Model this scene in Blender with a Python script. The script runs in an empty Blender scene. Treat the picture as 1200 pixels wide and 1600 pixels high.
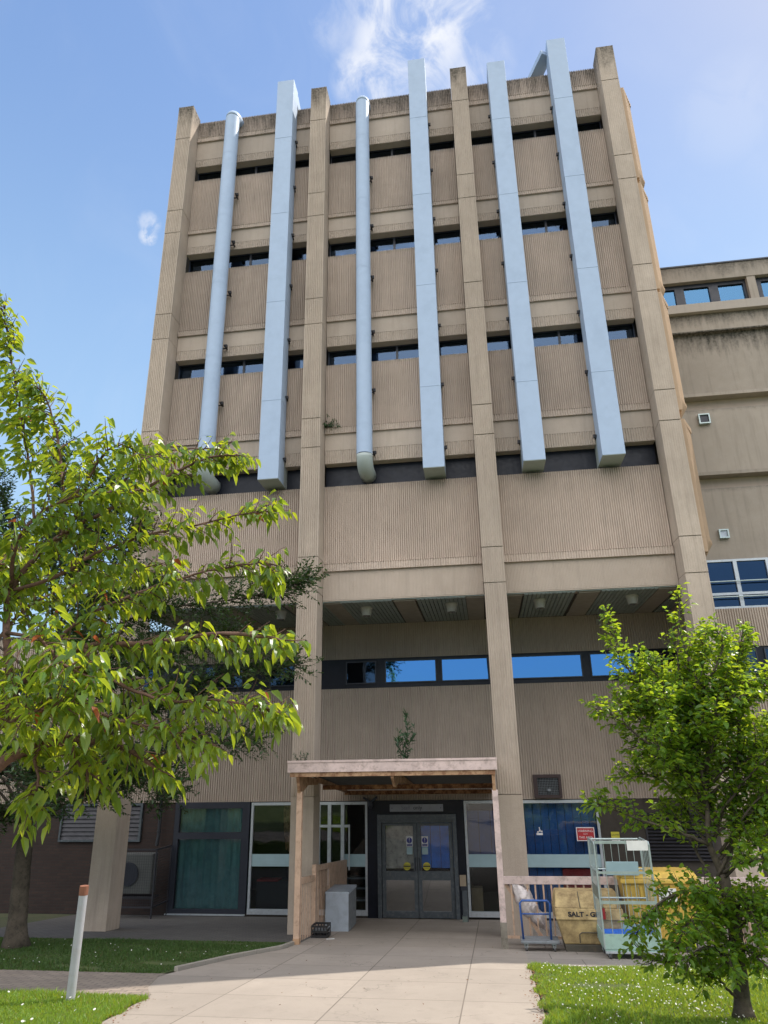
import bpy, bmesh, math, random
from mathutils import Vector, Matrix, Euler
R = math.radians
random.seed(7)
S = bpy.context.scene
COL = S.collection

# ---------------------------------------------------------------- camera
CAMPOS = Vector((8.8391, -15.8719, 3.3))
F_PX, PITCH, ROLL, YAW = 1074.5677, 0.3478, 0.0164, -0.1359
cd = bpy.data.cameras.new('camera'); cam = bpy.data.objects.new('camera', cd); COL.objects.link(cam)
cd.sensor_fit = 'HORIZONTAL'; cd.sensor_width = 36.0; cd.lens = 36.0*F_PX/1200.0
cd.clip_start = 0.05; cd.clip_end = 3000
c_, s_ = math.cos(YAW), math.sin(YAW); cp, sp = math.cos(PITCH), math.sin(PITCH); cr, sr = math.cos(ROLL), math.sin(ROLL)
r0 = Vector((c_, -s_, 0)); fh = Vector((s_, c_, 0)); Z = Vector((0, 0, 1))
fwd = fh*cp + Z*sp; up0 = -fh*sp + Z*cp
rt = r0*cr - up0*sr; up = r0*sr + up0*cr
m = Matrix((rt, up, -fwd)).transposed().to_4x4(); m.translation = CAMPOS
cam.matrix_world = m
S.camera = cam
S.render.resolution_x = 768; S.render.resolution_y = 1024

# ---------------------------------------------------------------- world, sun, exposure
SUN_EL = R(54); SUN_DIR = Vector((math.cos(R(31.5))*math.cos(SUN_EL), math.sin(R(31.5))*math.cos(SUN_EL), math.sin(SUN_EL)))
W_ = bpy.data.worlds.new('World'); S.world = W_; W_.use_nodes = True
nt = W_.node_tree; nt.nodes.clear()
def N(nt, t, **k):
    n = nt.nodes.new(t)
    for a, b in k.items():
        if a.startswith('_'): n.inputs[a[1:]].default_value = b
        else: setattr(n, a, b)
    return n
out = N(nt, 'ShaderNodeOutputWorld'); bg = N(nt, 'ShaderNodeBackground'); bg.inputs[1].default_value = 0.15
sky = N(nt, 'ShaderNodeTexSky', sky_type='NISHITA', sun_disc=False)
sky.sun_elevation = SUN_EL; sky.sun_rotation = math.atan2(SUN_DIR.x, SUN_DIR.y)
sky.air_density = 1.0; sky.dust_density = 0.7; sky.ozone_density = 2.0; sky.altitude = 50
tc = N(nt, 'ShaderNodeTexCoord')
def vmask(d, r_in, r_out):
    d = Vector(d).normalized()
    dp = N(nt, 'ShaderNodeVectorMath', operation='DOT_PRODUCT'); nt.links.new(tc.outputs['Generated'], dp.inputs[0]); dp.inputs[1].default_value = d
    mr = N(nt, 'ShaderNodeMapRange', interpolation_type='SMOOTHSTEP'); nt.links.new(dp.outputs['Value'], mr.inputs[0])
    mr.inputs[1].default_value = math.cos(R(r_out)); mr.inputs[2].default_value = math.cos(R(r_in)); mr.inputs[3].default_value = 0; mr.inputs[4].default_value = 1
    return mr.outputs[0]
def math2(op, a, b, clamp=False):
    n = N(nt, 'ShaderNodeMath', operation=op, use_clamp=clamp)
    for i, v in enumerate((a, b)):
        if isinstance(v, (int, float)): n.inputs[i].default_value = v
        else: nt.links.new(v, n.inputs[i])
    return n.outputs[0]
mp = N(nt, 'ShaderNodeMapping'); mp.inputs['Scale'].default_value = (1.0, 1.0, 0.75); mp.inputs['Rotation'].default_value = (0.2, 0.5, 0.1)
nt.links.new(tc.outputs['Generated'], mp.inputs[0])
def cnoise(scale, detail=7, dist=0.8, rough=0.6):
    n = N(nt, 'ShaderNodeTexNoise', _Scale=scale, _Detail=detail, _Roughness=rough, _Distortion=dist)
    nt.links.new(mp.outputs[0], n.inputs['Vector']); return n.outputs['Fac']
def ramp(x, lo, hi):
    mr = N(nt, 'ShaderNodeMapRange', interpolation_type='SMOOTHSTEP'); nt.links.new(x, mr.inputs[0])
    mr.inputs[1].default_value = lo; mr.inputs[2].default_value = hi; return mr.outputs[0]
wisp = ramp(cnoise(14, 9, 0.7, 0.62), 0.34, 0.62)
thin = ramp(cnoise(5, 8, 1.2, 0.6), 0.42, 0.75)
blob = None
for d, a, b, s in [((-.03, .565, .825), 1, 5.5, 1.0), ((-.06, .585, .808), .8, 3.8, .95), ((-.095, .605, .79), .5, 2.9, .9), ((-.0, .55, .835), 1, 4.5, .8),
                   ((.035, .615, .787), .5, 3.5, .55), ((-.115, .555, .824), .3, 3.0, .35), ((.322, .638, .70), .5, 4, .14)]:
    v = math2('MULTIPLY', vmask(d, a, b), s)
    blob = v if blob is None else math2('MAXIMUM', blob, v)
puff = math2('MULTIPLY', math2('MAXIMUM', vmask((-.391, .662, .639), .0, .8), math2('MULTIPLY', vmask((-.386, .652, .651), .0, 1.0), 0.7)), math2('MULTIPLY', ramp(cnoise(60, 6, 0.4, 0.65), 0.36, 0.6), 0.62))
cl = math2('MULTIPLY', blob, math2('ADD', math2('MULTIPLY', wisp, 0.95), 0.02), True)
wide = math2('MULTIPLY', thin, 0.07)
allc = math2('MAXIMUM', math2('MAXIMUM', cl, wide), puff, True)
mixc = N(nt, 'ShaderNodeMix', data_type='RGBA'); nt.links.new(allc, mixc.inputs['Factor'])
# soften the sky's own contrast (a phone's picture of a sky is flatter than the sky)
bw = N(nt, 'ShaderNodeRGBToBW'); nt.links.new(sky.outputs[0], bw.inputs[0])
fac = math2('DIVIDE', 1.68, math2('ADD', 1.0, math2('MULTIPLY', bw.outputs[0], 0.42)))
sc_ = N(nt, 'ShaderNodeVectorMath', operation='SCALE'); nt.links.new(sky.outputs[0], sc_.inputs[0]); nt.links.new(fac, sc_.inputs['Scale'])
hs = N(nt, 'ShaderNodeHueSaturation'); hs.inputs['Saturation'].default_value = 1.04; nt.links.new(sc_.outputs[0], hs.inputs['Color'])
sz_ = N(nt, 'ShaderNodeSeparateXYZ'); nt.links.new(tc.outputs['Generated'], sz_.inputs[0])
lowf = math2('MULTIPLY', math2('SUBTRACT', 1.0, ramp(sz_.outputs['Z'], 0.35, 0.85)), 0.36)
hz = N(nt, 'ShaderNodeMix', data_type='RGBA'); nt.links.new(lowf, hz.inputs['Factor']); nt.links.new(hs.outputs[0], hz.inputs['A']); hz.inputs['B'].default_value = (2.6, 3.75, 4.5, 1)
nt.links.new(hz.outputs['Result'], mixc.inputs['A']); mixc.inputs['B'].default_value = (3.75, 3.85, 4.1, 1)
# unseen bright clouds added behind the viewer to light the shaded facade
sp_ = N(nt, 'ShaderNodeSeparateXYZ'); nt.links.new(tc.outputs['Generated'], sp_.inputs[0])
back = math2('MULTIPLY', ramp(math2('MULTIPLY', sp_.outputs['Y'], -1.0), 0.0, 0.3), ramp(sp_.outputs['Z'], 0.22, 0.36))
fill_cloud = math2('MULTIPLY', back, ramp(cnoise(2.6, 8, 0.3, 0.55), 0.36, 0.46), True)
mixb = N(nt, 'ShaderNodeMix', data_type='RGBA'); nt.links.new(fill_cloud, mixb.inputs['Factor']); nt.links.new(mixc.outputs['Result'], mixb.inputs['A']); mixb.inputs['B'].default_value = (10.5, 10.3, 10.2, 1)
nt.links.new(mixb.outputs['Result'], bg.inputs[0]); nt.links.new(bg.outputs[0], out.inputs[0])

sd = bpy.data.lights.new('sun', 'SUN'); sd.energy = 3.3; sd.angle = R(0.53); sd.color = (1.0, 0.93, 0.82)
sun = bpy.data.objects.new('sun', sd); COL.objects.link(sun); sun.location = (30, 10, 40)
sun.rotation_euler = SUN_DIR.to_track_quat('Z', 'Y').to_euler()
S.view_settings.view_transform = 'Standard'; S.view_settings.look = 'None'; S.view_settings.gamma = 1; S.view_settings.exposure = 0.75

# ---------------------------------------------------------------- materials
MATS = {}
def mat(name):
    m = bpy.data.materials.new(name); m.use_nodes = True; MATS[name] = m
    return m, m.node_tree, m.node_tree.nodes['Principled BSDF']
def L(nt, a, b): nt.links.new(a, b)
def rgb(h): return (h[0], h[1], h[2], 1)
def noise(nt, vec, scale, detail=5, rough=0.55, dist=0):
    n = N(nt, 'ShaderNodeTexNoise', _Scale=scale, _Detail=detail, _Roughness=rough, _Distortion=dist); L(nt, vec, n.inputs['Vector']); return n.outputs['Fac']
def mrange(nt, x, a, b, c=0, d=1):
    n = N(nt, 'ShaderNodeMapRange'); L(nt, x, n.inputs[0])
    for i, v in zip((1, 2, 3, 4), (a, b, c, d)): n.inputs[i].default_value = v
    return n.outputs[0]
def mixc_(nt, fac, a, b, mode='MIX'):
    n = N(nt, 'ShaderNodeMix', data_type='RGBA', blend_type=mode)
    for k, v in (('Factor', fac), ('A', a), ('B', b)):
        if isinstance(v, (int, float)): n.inputs[k].default_value = v
        elif isinstance(v, tuple): n.inputs[k].default_value = v if len(v) == 4 else rgb(v)
        else: L(nt, v, n.inputs[k])
    return n.outputs['Result']
def wpos(nt, scale=(1, 1, 1)):
    g = N(nt, 'ShaderNodeNewGeometry'); mp = N(nt, 'ShaderNodeMapping'); L(nt, g.outputs['Position'], mp.inputs[0]); mp.inputs['Scale'].default_value = scale
    return mp.outputs[0]
def mth(nt, op, a, b=0):
    n = N(nt, 'ShaderNodeMath', operation=op)
    for i, v in enumerate((a, b)):
        if isinstance(v, (int, float)): n.inputs[i].default_value = v
        else: L(nt, v, n.inputs[i])
    return n.outputs[0]
def bump(nt, p, h, strength=0.4, dist=0.01):
    b = N(nt, 'ShaderNodeBump', _Strength=strength, _Distance=dist); L(nt, h, b.inputs['Height']); L(nt, b.outputs[0], p.inputs['Normal'])
def conc(name, col, var=0.25, streak=0.3, stain=None, speck=0.35, scol=(0.05, 0.045, 0.035), bstr=0.5):
    """weathered cast concrete: blotches, fine aggregate specks, run-down streaks; stain=[(z_top, depth, amount)] grime that hangs below an edge"""
    m, t, p = mat(name)
    P = wpos(t)
    big = mrange(t, noise(t, P, 0.55, 4), 0.3, 0.7)
    mid = mrange(t, noise(t, P, 3.5, 5), 0.3, 0.7)
    c = mixc_(t, big, tuple(v*(1+var*0.5) for v in col), tuple(v*(1-var*0.6) for v in col))
    c = mixc_(t, mth(t, 'MULTIPLY', mid, 0.35), c, tuple(v*(1-var)*w for v, w in zip(col, (1.0, 0.97, 0.92))))
    st = mrange(t, noise(t, wpos(t, (3.2, 3.2, 0.22)), 2.2, 6, 0.65), 0.5, 0.78)
    c = mixc_(t, mth(t, 'MULTIPLY', st, streak), c, tuple(v*0.42 for v in col))
    sp_ = mrange(t, noise(t, P, 75, 3, 0.7), 0.3, 0.7)
    c = mixc_(t, mth(t, 'MULTIPLY', sp_, speck), c, tuple(v*0.55 for v in col))
    if stain:
        g = N(t, 'ShaderNodeNewGeometry'); sx = N(t, 'ShaderNodeSeparateXYZ'); L(t, g.outputs['Position'], sx.inputs[0])
        wob = noise(t, wpos(t, (2.5, 2.5, 0.5)), 1.6, 6, 0.7)
        tot = None
        for zt, dep, am in stain:
            d = mth(t, 'SUBTRACT', zt, sx.outputs['Z'])
            d2 = mth(t, 'DIVIDE', d, dep)
            f = mth(t, 'SUBTRACT', mth(t, 'MULTIPLY', wob, 2.1), d2)
            f = mrange(t, f, 0.25, 1.0, 0, am)
            inside = mth(t, 'GREATER_THAN', d, -0.03)
            f = mth(t, 'MULTIPLY', f, inside)
            tot = f if tot is None else mth(t, 'MAXIMUM', tot, f)
        br = mrange(t, noise(t, P, 14, 4, 0.6), 0.25, 0.65, 0.35, 1)
        c = mixc_(t, mth(t, 'MULTIPLY', tot, br), c, scol)
    oi = N(t, 'ShaderNodeObjectInfo'); tone = mrange(t, oi.outputs['Random'], 0, 1, 0.90, 1.07)
    c = mixc_(t, 1.0, c, tone, 'MULTIPLY')
    L(t, c, p.inputs['Base Color']); p.inputs['Roughness'].default_value = 0.93; p.inputs['Specular IOR Level'].default_value = 0.25
    h = mth(t, 'ADD', noise(t, P, 60, 4, 0.7), mth(t, 'MULTIPLY', noise(t, P, 9, 4), 0.6))
    bump(t, p, h, bstr, 0.012)
    return m
def paint(name, col, rough=0.45, metal=0.0, var=0.12, dirt=0.0, dcol=(0.05, 0.03, 0.02), dscale=6, bstr=0.08, spec=0.5, dlo=0.5, dhi=0.62):
    m, t, p = mat(name); P = wpos(t)
    v = mrange(t, noise(t, P, 5, 5), 0.3, 0.7)
    c = mixc_(t, v, tuple(x*(1+var) for x in col), tuple(x*(1-var) for x in col))
    if dirt:
        d = mrange(t, noise(t, P, dscale, 8, 0.72), dlo, dhi)
        c = mixc_(t, mth(t, 'MULTIPLY', d, dirt), c, dcol)
    L(t, c, p.inputs['Base Color']); p.inputs['Metallic'].default_value = metal; p.inputs['Specular IOR Level'].default_value = spec
    L(t, mrange(t, noise(t, P, 11, 4), 0.3, 0.7, max(0.03, rough-0.08), min(1, rough+0.1)), p.inputs['Roughness'])
    bump(t, p, noise(t, P, 35, 4), bstr, 0.01)
    return m
M = {}
M['panel'] = conc('ribbed_concrete', (0.54, 0.443, 0.375), 0.26, 0.36, [(23.74, 1.15, 0.9), (21.25, 0.25, 0.35), (17.62, 0.22, 0.3), (13.85, 0.2, 0.3), (10.11, 0.25, 0.3)])
M['beam'] = conc('smooth_concrete', (0.50, 0.418, 0.352), 0.16, 0.28, None, 0.2)
M['column'] = conc('column_concrete', (0.475, 0.396, 0.33), 0.26, 0.42, [(23.95, 1.25, 0.96)], 0.3)
M['base'] = conc('column_base_concrete', (0.42, 0.395, 0.34), 0.2, 0.4, [(2.62, 0.35, 0.5)], 0.25)
M['lower'] = conc('lower_ribbed_concrete', (0.50, 0.42, 0.355), 0.22, 0.32, None, 0.35)
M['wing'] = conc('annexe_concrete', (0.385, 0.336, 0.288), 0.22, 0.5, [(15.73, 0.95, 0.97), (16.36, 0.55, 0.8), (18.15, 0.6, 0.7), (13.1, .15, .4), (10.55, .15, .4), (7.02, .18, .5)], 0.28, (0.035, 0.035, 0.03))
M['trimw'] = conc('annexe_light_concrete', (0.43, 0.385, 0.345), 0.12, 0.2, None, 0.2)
M['side'] = conc('sunny_side_concrete', (0.50, 0.36, 0.25), 0.2, 0.3, None, 0.3)  # sunlit copy of the ribbed concrete, warm light put into its colour
M['joint'] = paint('dark_joint', (0.05, 0.042, 0.035), 0.9)
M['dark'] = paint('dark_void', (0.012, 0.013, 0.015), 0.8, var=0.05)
M['navy'] = paint('navy_cladding', (0.008, 0.010, 0.019), 0.4, var=0.2, spec=0.3)
M['frame'] = paint('dark_window_frame', (0.024, 0.027, 0.04), 0.45, var=0.1)
M['steel'] = paint('grey_door_frame', (0.085, 0.10, 0.115), 0.42, 0.3, 0.12, 0.35, (0.22, 0.23, 0.24), 14)
M['alu'] = paint('pale_window_frame', (0.48, 0.52, 0.56), 0.35, 0.3, 0.06, 0.25, (0.2, 0.2, 0.2), 12)
M['duct'] = paint('duct_metal', (0.37, 0.465, 0.62), 0.5, 0.0, 0.03, 0.3, (0.28, 0.36, 0.49), 1.1, 0.02, 0.25)  # the sky's blue reflection is put into this base colour
M['ductend'] = paint('duct_end_metal', (0.36, 0.41, 0.40), 0.5, 0.0, 0.05)
M['bracket'] = paint('bracket_metal', (0.03, 0.03, 0.035), 0.5, 0.5)
M['soffit'] = paint('soffit_strip', (0.22, 0.25, 0.23), 0.55, 0.0, 0.12, 0.3, (0.07, 0.08, 0.075), 3)
M['soffitbeam'] = paint('soffit_beam_paint', (0.26, 0.225, 0.185), 0.8, 0, 0.12)
M['lamp'] = paint('lamp_housing', (0.42, 0.41, 0.38), 0.5, 0, 0.08, 0.3, (0.2, 0.19, 0.17), 8)
M['lampglass'] = paint('lamp_glass', (0.12, 0.12, 0.12), 0.2)
M['pink'] = paint('pink_paint', (0.56, 0.445, 0.425), 0.55, 0, 0.14, 0.5, (0.20, 0.15, 0.13), 7, 0.1)
M['cream'] = paint('peach_paint', (0.50, 0.345, 0.25), 0.55, 0, 0.12, 0.4, (0.16, 0.09, 0.055), 9, 0.12)
M['rust'] = paint('rusted_paint', (0.33, 0.17, 0.085), 0.8, 0, 0.25, 0.85, (0.085, 0.028, 0.012), 8, 0.5, 0.3, 0.42, 0.56)
M['rustypeach'] = paint('rusty_peach_paint', (0.40, 0.25, 0.15), 0.65, 0, 0.2, 0.7, (0.13, 0.045, 0.018), 7, 0.3, 0.4, 0.46, 0.6)
M['roofsheet'] = paint('canopy_sheet', (0.10, 0.10, 0.095), 0.7)
M['cab'] = paint('grey_cabinet_paint', (0.40, 0.455, 0.53), 0.35, 0.1, 0.05, 0.2, (0.2, 0.22, 0.25), 5)
M['cabside'] = paint('grey_cabinet_side', (0.20, 0.22, 0.24), 0.5, 0.1, 0.1, 0.4, (0.09, 0.09, 0.09), 8)
M['black'] = paint('black_plastic', (0.018, 0.018, 0.02), 0.45)
M['white'] = paint('white_plastic', (0.72, 0.72, 0.72), 0.5)
M['blue'] = paint('blue_paint', (0.03, 0.10, 0.34), 0.35, 0.1, 0.15, 0.3, (0.06, 0.06, 0.08), 20)
M['bluelin'] = paint('blue_liner', (0.02, 0.16, 0.72), 0.45)
M['galv'] = paint('galvanised_metal', (0.42, 0.50, 0.50), 0.38, 0.4, 0.1, 0.2, (0.2, 0.22, 0.22), 18)
M['mint'] = paint('mint_grey_paint', (0.33, 0.48, 0.43), 0.45, 0.1, 0.08, 0.3, (0.2, 0.25, 0.22), 9)
M['olive'] = paint('olive_grey_plate', (0.16, 0.20, 0.18), 0.5, 0.1, 0.1)  # even grey-green for small plates and the intercom foot
M['wheel'] = paint('grey_rubber', (0.10, 0.10, 0.105), 0.6)
M['salt'] = paint('salt_bin_plastic', (0.50, 0.375, 0.185), 0.65, 0, 0.18, 0.85, (0.17, 0.115, 0.06), 5.5, 0.2, 0.3, 0.38, 0.66)
M['saltdark'] = paint('salt_bin_base', (0.075, 0.068, 0.055), 0.75, 0, 0.2, 0.5, (0.15, 0.12, 0.08), 10)
M['ybin'] = paint('yellow_plastic', (0.66, 0.44, 0.09), 0.5, 0, 0.10, 0.35, (0.35, 0.22, 0.06), 6)
M['red'] = paint('red_sign_paint', (0.42, 0.028, 0.035), 0.4, 0, 0.15)
M['redcloth'] = paint('red_fabric', (0.30, 0.02, 0.02), 0.8)
M['yellow'] = paint('yellow_vinyl', (0.55, 0.50, 0.05), 0.5)
M['signblue'] = paint('dark_blue_vinyl', (0.02, 0.025, 0.22), 0.5)
M['signgrey'] = paint('faded_white_board', (0.34, 0.35, 0.40), 0.55, 0, 0.06, 0.3, (0.25, 0.25, 0.30), 6)
M['ink'] = paint('black_ink', (0.02, 0.02, 0.03), 0.6)
M['fadedink'] = paint('faded_ink', (0.19, 0.20, 0.25), 0.6)
M['whiteink'] = paint('white_ink', (0.75, 0.72, 0.72), 0.6)
M['teal'] = paint('teal_curtain', (0.22, 0.42, 0.41), 0.85, 0, 0.12, 0.3, (0.03, 0.10, 0.11), 1.2, 0.02)
M['hoard'] = paint('blue_panel', (0.008, 0.045, 0.24), 0.5, 0, 0.15)
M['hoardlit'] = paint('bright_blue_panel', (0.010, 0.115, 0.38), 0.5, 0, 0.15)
M['reflection'] = paint('blue_reflection_board', (0.01, 0.19, 0.75), 0.5, 0, 0.2)  # blue reflection in the right door, put into a board colour
M['worn'] = paint('worn_post_foot', (0.20, 0.18, 0.15), 0.8, 0, 0.2, 0.6, (0.09, 0.08, 0.06), 9, 0.3)
M['band'] = paint('frosted_band', (0.33, 0.46, 0.50), 0.5, 0, 0.05)
M['stonerefl'] = paint('stone_reflection_board', (0.50, 0.47, 0.42), 0.7, 0, 0.35, 0.7, (0.18, 0.165, 0.15), 9)  # grey mottling that imitates stone reflected in the left door
M['card'] = paint('cardboard', (0.28, 0.19, 0.10), 0.8)
M['plastic'] = paint('translucent_sheeting', (0.55, 0.50, 0.50), 0.35, 0, 0.25, 0.4, (0.25, 0.2, 0.19), 10, 0.4)
M['plate'] = paint('beige_plate', (0.36, 0.28, 0.2), 0.6)
M['polewhite'] = paint('post_white_paint', (0.36, 0.37, 0.40), 0.5, 0, 0.05, 0.3, (0.3, 0.28, 0.26), 12)
M['polerust'] = paint('post_rust', (0.21, 0.085, 0.05), 0.75, 0, 0.25, 0.6, (0.12, 0.04, 0.02), 14, 0.3)
M['grille'] = paint('brown_grille', (0.045, 0.028, 0.028), 0.6, 0.2)
M['acwhite'] = paint('aircon_casing', (0.10, 0.105, 0.10), 0.6)
M['pipe'] = paint('dark_pipe', (0.02, 0.022, 0.028), 0.5)
M['kerb'] = conc('kerb_concrete', (0.34, 0.31, 0.27), 0.2, 0, None, 0.4)
M['louvre'] = paint('dark_louvre', (0.035, 0.034, 0.042), 0.5, 0.2)
M['bark'] = paint('cherry_bark', (0.13, 0.075, 0.055), 0.85, 0, 0.3, 0.6, (0.035, 0.022, 0.018), 18, 0.8, 0.3)
M['barkdark'] = paint('grey_bark', (0.085, 0.07, 0.055), 0.9, 0, 0.3, 0.6, (0.03, 0.028, 0.022), 14, 0.9, 0.2)

def brick(name, c1, c2, mortar, scale, bw, bh, swap=False):
    m, t, p = mat(name)
    g = N(t, 'ShaderNodeNewGeometry'); sx = N(t, 'ShaderNodeSeparateXYZ'); L(t, g.outputs['Position'], sx.inputs[0])
    cx = N(t, 'ShaderNodeCombineXYZ'); L(t, sx.outputs['X'], cx.inputs[0]); L(t, sx.outputs['Y' if swap else 'Z'], cx.inputs[1])
    b = N(t, 'ShaderNodeTexBrick'); L(t, cx.outputs[0], b.inputs['Vector'])
    b.inputs['Color1'].default_value = rgb(c1); b.inputs['Color2'].default_value = rgb(c2); b.inputs['Mortar'].default_value = rgb(mortar)
    b.inputs['Scale'].default_value = scale; b.inputs['Brick Width'].default_value = bw; b.inputs['Row Height'].default_value = bh; b.inputs['Mortar Size'].default_value = 0.008
    P = wpos(t)
    c = mixc_(t, mrange(t, noise(t, P, 1.5, 6), 0.35, 0.7, 0, 0.5), b.outputs['Color'], tuple(v*0.5 for v in c1))
    c = mixc_(t, mrange(t, noise(t, P, 40, 3), 0.3, 0.7, 0, 0.35), c, tuple(v*0.5 for v in c1))
    L(t, c, p.inputs['Base Color']); p.inputs['Roughness'].default_value = 0.9
    bump(t, p, mth(t, 'ADD', mth(t, 'MULTIPLY', b.outputs['Fac'], -1.0), mth(t, 'MULTIPLY', noise(t, P, 50, 3), 0.4)), 0.6, 0.006)
    return m
M['brick'] = brick('dark_brick', (0.055, 0.032, 0.026), (0.035, 0.022, 0.02), (0.03, 0.028, 0.026), 1, 0.225, 0.075)
M['setts'] = brick('brick_paving', (0.33, 0.27, 0.22), (0.24, 0.195, 0.165), (0.10, 0.085, 0.07), 1, 0.21, 0.105, True)
M['apron'] = brick('grey_block_paving', (0.16, 0.145, 0.135), (0.12, 0.11, 0.105), (0.05, 0.065, 0.06), 1, 0.21, 0.105, True)
M['stone'] = brick('rubble_stone', (0.40, 0.36, 0.29), (0.28, 0.245, 0.20), (0.2, 0.18, 0.15), 1, 0.45, 0.22)
def slabs(name, c1, c2, mortar, w, h, off=0.5):
    m, t, p = mat(name)
    P = wpos(t)
    mp = N(t, 'ShaderNodeMapping'); L(t, P, mp.inputs[0]); mp.inputs['Location'].default_value = (0.32, 0.25, 0)
    b = N(t, 'ShaderNodeTexBrick'); L(t, mp.outputs[0], b.inputs['Vector']); b.offset = off
    b.inputs['Color1'].default_value = rgb(c1); b.inputs['Color2'].default_value = rgb(c2); b.inputs['Mortar'].default_value = rgb(mortar)
    b.inputs['Scale'].default_value = 1; b.inputs['Brick Width'].default_value = w; b.inputs['Row Height'].default_value = h; b.inputs['Mortar Size'].default_value = 0.009; b.inputs['Mortar Smooth'].default_value = 0.3
    c = mixc_(t, mrange(t, noise(t, P, 1.3, 6, 0.6), 0.35, 0.7, 0, 0.4), b.outputs['Color'], tuple(v*0.62 for v in c1))
    c = mixc_(t, mrange(t, noise(t, P, 6, 7, 0.7), 0.55, 0.75, 0, 0.45), c, tuple(v*0.5 for v in c1))
    c = mixc_(t, mrange(t, noise(t, P, 110, 3, 0.7), 0.3, 0.7, 0, 0.3), c, tuple(v*0.5 for v in c1))
    vo = N(t, 'ShaderNodeTexVoronoi', _Scale=5.5, _Randomness=1.0); L(t, P, vo.inputs['Vector'])
    gum = mrange(t, mth(t, 'ADD', vo.outputs['Distance'], mth(t, 'MULTIPLY', noise(t, P, 3, 2), 0.16)), 0.10, 0.135, 0.55, 0)
    c = mixc_(t, gum, c, tuple(v*0.35 for v in c1))
    cv = N(t, 'ShaderNodeTexVoronoi', feature='DISTANCE_TO_EDGE', _Scale=0.42); dv = N(t, 'ShaderNodeVectorMath', operation='ADD'); L(t, P, dv.inputs[0])
    nn = N(t, 'ShaderNodeTexNoise', _Scale=3.0, _Detail=5); L(t, P, nn.inputs['Vector']); L(t, nn.outputs['Color'], dv.inputs[1]); L(t, dv.outputs[0], cv.inputs['Vector'])
    crk = mrange(t, cv.outputs['Distance'], 0.0, 0.006, 0.7, 0)
    crk = mth(t, 'MULTIPLY', crk, mrange(t, noise(t, P, 0.8, 3), 0.45, 0.55))
    c = mixc_(t, crk, c, tuple(v*0.3 for v in c1))
    c = mixc_(t, mrange(t, noise(t, wpos(t, (1.0, 0.35, 1)), 1.1, 6, 0.7), 0.5, 0.72, 0, 0.4), c, tuple(v*0.62 for v in c1))
    L(t, c, p.inputs['Base Color']); p.inputs['Roughness'].default_value = 0.9
    bump(t, p, mth(t, 'ADD', mth(t, 'MULTIPLY', b.outputs['Fac'], -1.0), mth(t, 'MULTIPLY', noise(t, P, 70, 4), 0.5)), 0.35, 0.006)
    return m
M['slab'] = slabs('concrete_slabs', (0.38, 0.328, 0.282), (0.31, 0.268, 0.23), (0.13, 0.105, 0.085), 1.45, 1.22, 0.0)
M['slabr'] = slabs('grey_concrete_slabs', (0.36, 0.32, 0.285), (0.31, 0.275, 0.245), (0.12, 0.10, 0.09), 0.95, 0.62)
def soil(name, a, b_, c3):
    m, t, p = mat(name); P = wpos(t)
    c = mixc_(t, mrange(t, noise(t, P, 2.2, 6), 0.35, 0.65), a, b_)
    c = mixc_(t, mrange(t, noise(t, P, 25, 4), 0.5, 0.7, 0, 0.7), c, c3)
    L(t, c, p.inputs['Base Color']); p.inputs['Roughness'].default_value = 1
    bump(t, p, noise(t, P, 30, 5), 0.8, 0.03); return m
M['soil'] = soil('lawn_soil', (0.050, 0.085, 0.018), (0.075, 0.10, 0.022), (0.09, 0.075, 0.035))
M['ground'] = soil('rough_ground', (0.07, 0.09, 0.035), (0.10, 0.10, 0.05), (0.12, 0.10, 0.07))
def glass(name, tint, refl=0.06, alpha=0.25, rough=0.02, gcol=(0.95, 0.97, 1)):
    """window pane: mostly mirror and a bit see-through"""
    m, t, p = mat(name); t.nodes.remove(p)
    o = t.nodes['Material Output']
    tr = N(t, 'ShaderNodeBsdfTransparent'); tr.inputs[0].default_value = rgb(tint)
    gl = N(t, 'ShaderNodeBsdfGlossy', _Roughness=rough); gl.inputs[0].default_value = rgb(gcol)
    fr = N(t, 'ShaderNodeFresnel', _IOR=1.5)
    P = wpos(t); b = N(t, 'ShaderNodeBump', _Strength=0.15, _Distance=0.02); L(t, noise(t, P, 1.3, 2), b.inputs['Height']); L(t, b.outputs[0], gl.inputs['Normal'])
    mx = N(t, 'ShaderNodeMixShader'); f = mth(t, 'ADD', mth(t, 'MULTIPLY', fr.outputs[0], 1.2), refl)
    L(t, f, mx.inputs[0]); L(t, tr.outputs[0], mx.inputs[1]); L(t, gl.outputs[0], mx.inputs[2]); L(t, mx.outputs[0], o.inputs['Surface'])
    return m
M['glass'] = glass('window_glass', (0.85, 0.90, 0.92), 0.0)
M['doorglass'] = glass('door_glass', (0.62, 0.66, 0.68), 0.34)
M['clear'] = glass('clear_door_glass', (0.94, 0.96, 0.97), -0.02)
M['mirror'] = glass('coated_window_glass', (0.3, 0.35, 0.4), 0.60, gcol=(0.16, 0.42, 0.88))
M['mirror2'] = glass('top_window_glass', (0.3, 0.35, 0.4), 0.30, gcol=(0.16, 0.36, 0.62))
M['slit'] = glass('dark_slit_glass', (0.35, 0.42, 0.5), 0.13, gcol=(0.24, 0.36, 0.56))
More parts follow.
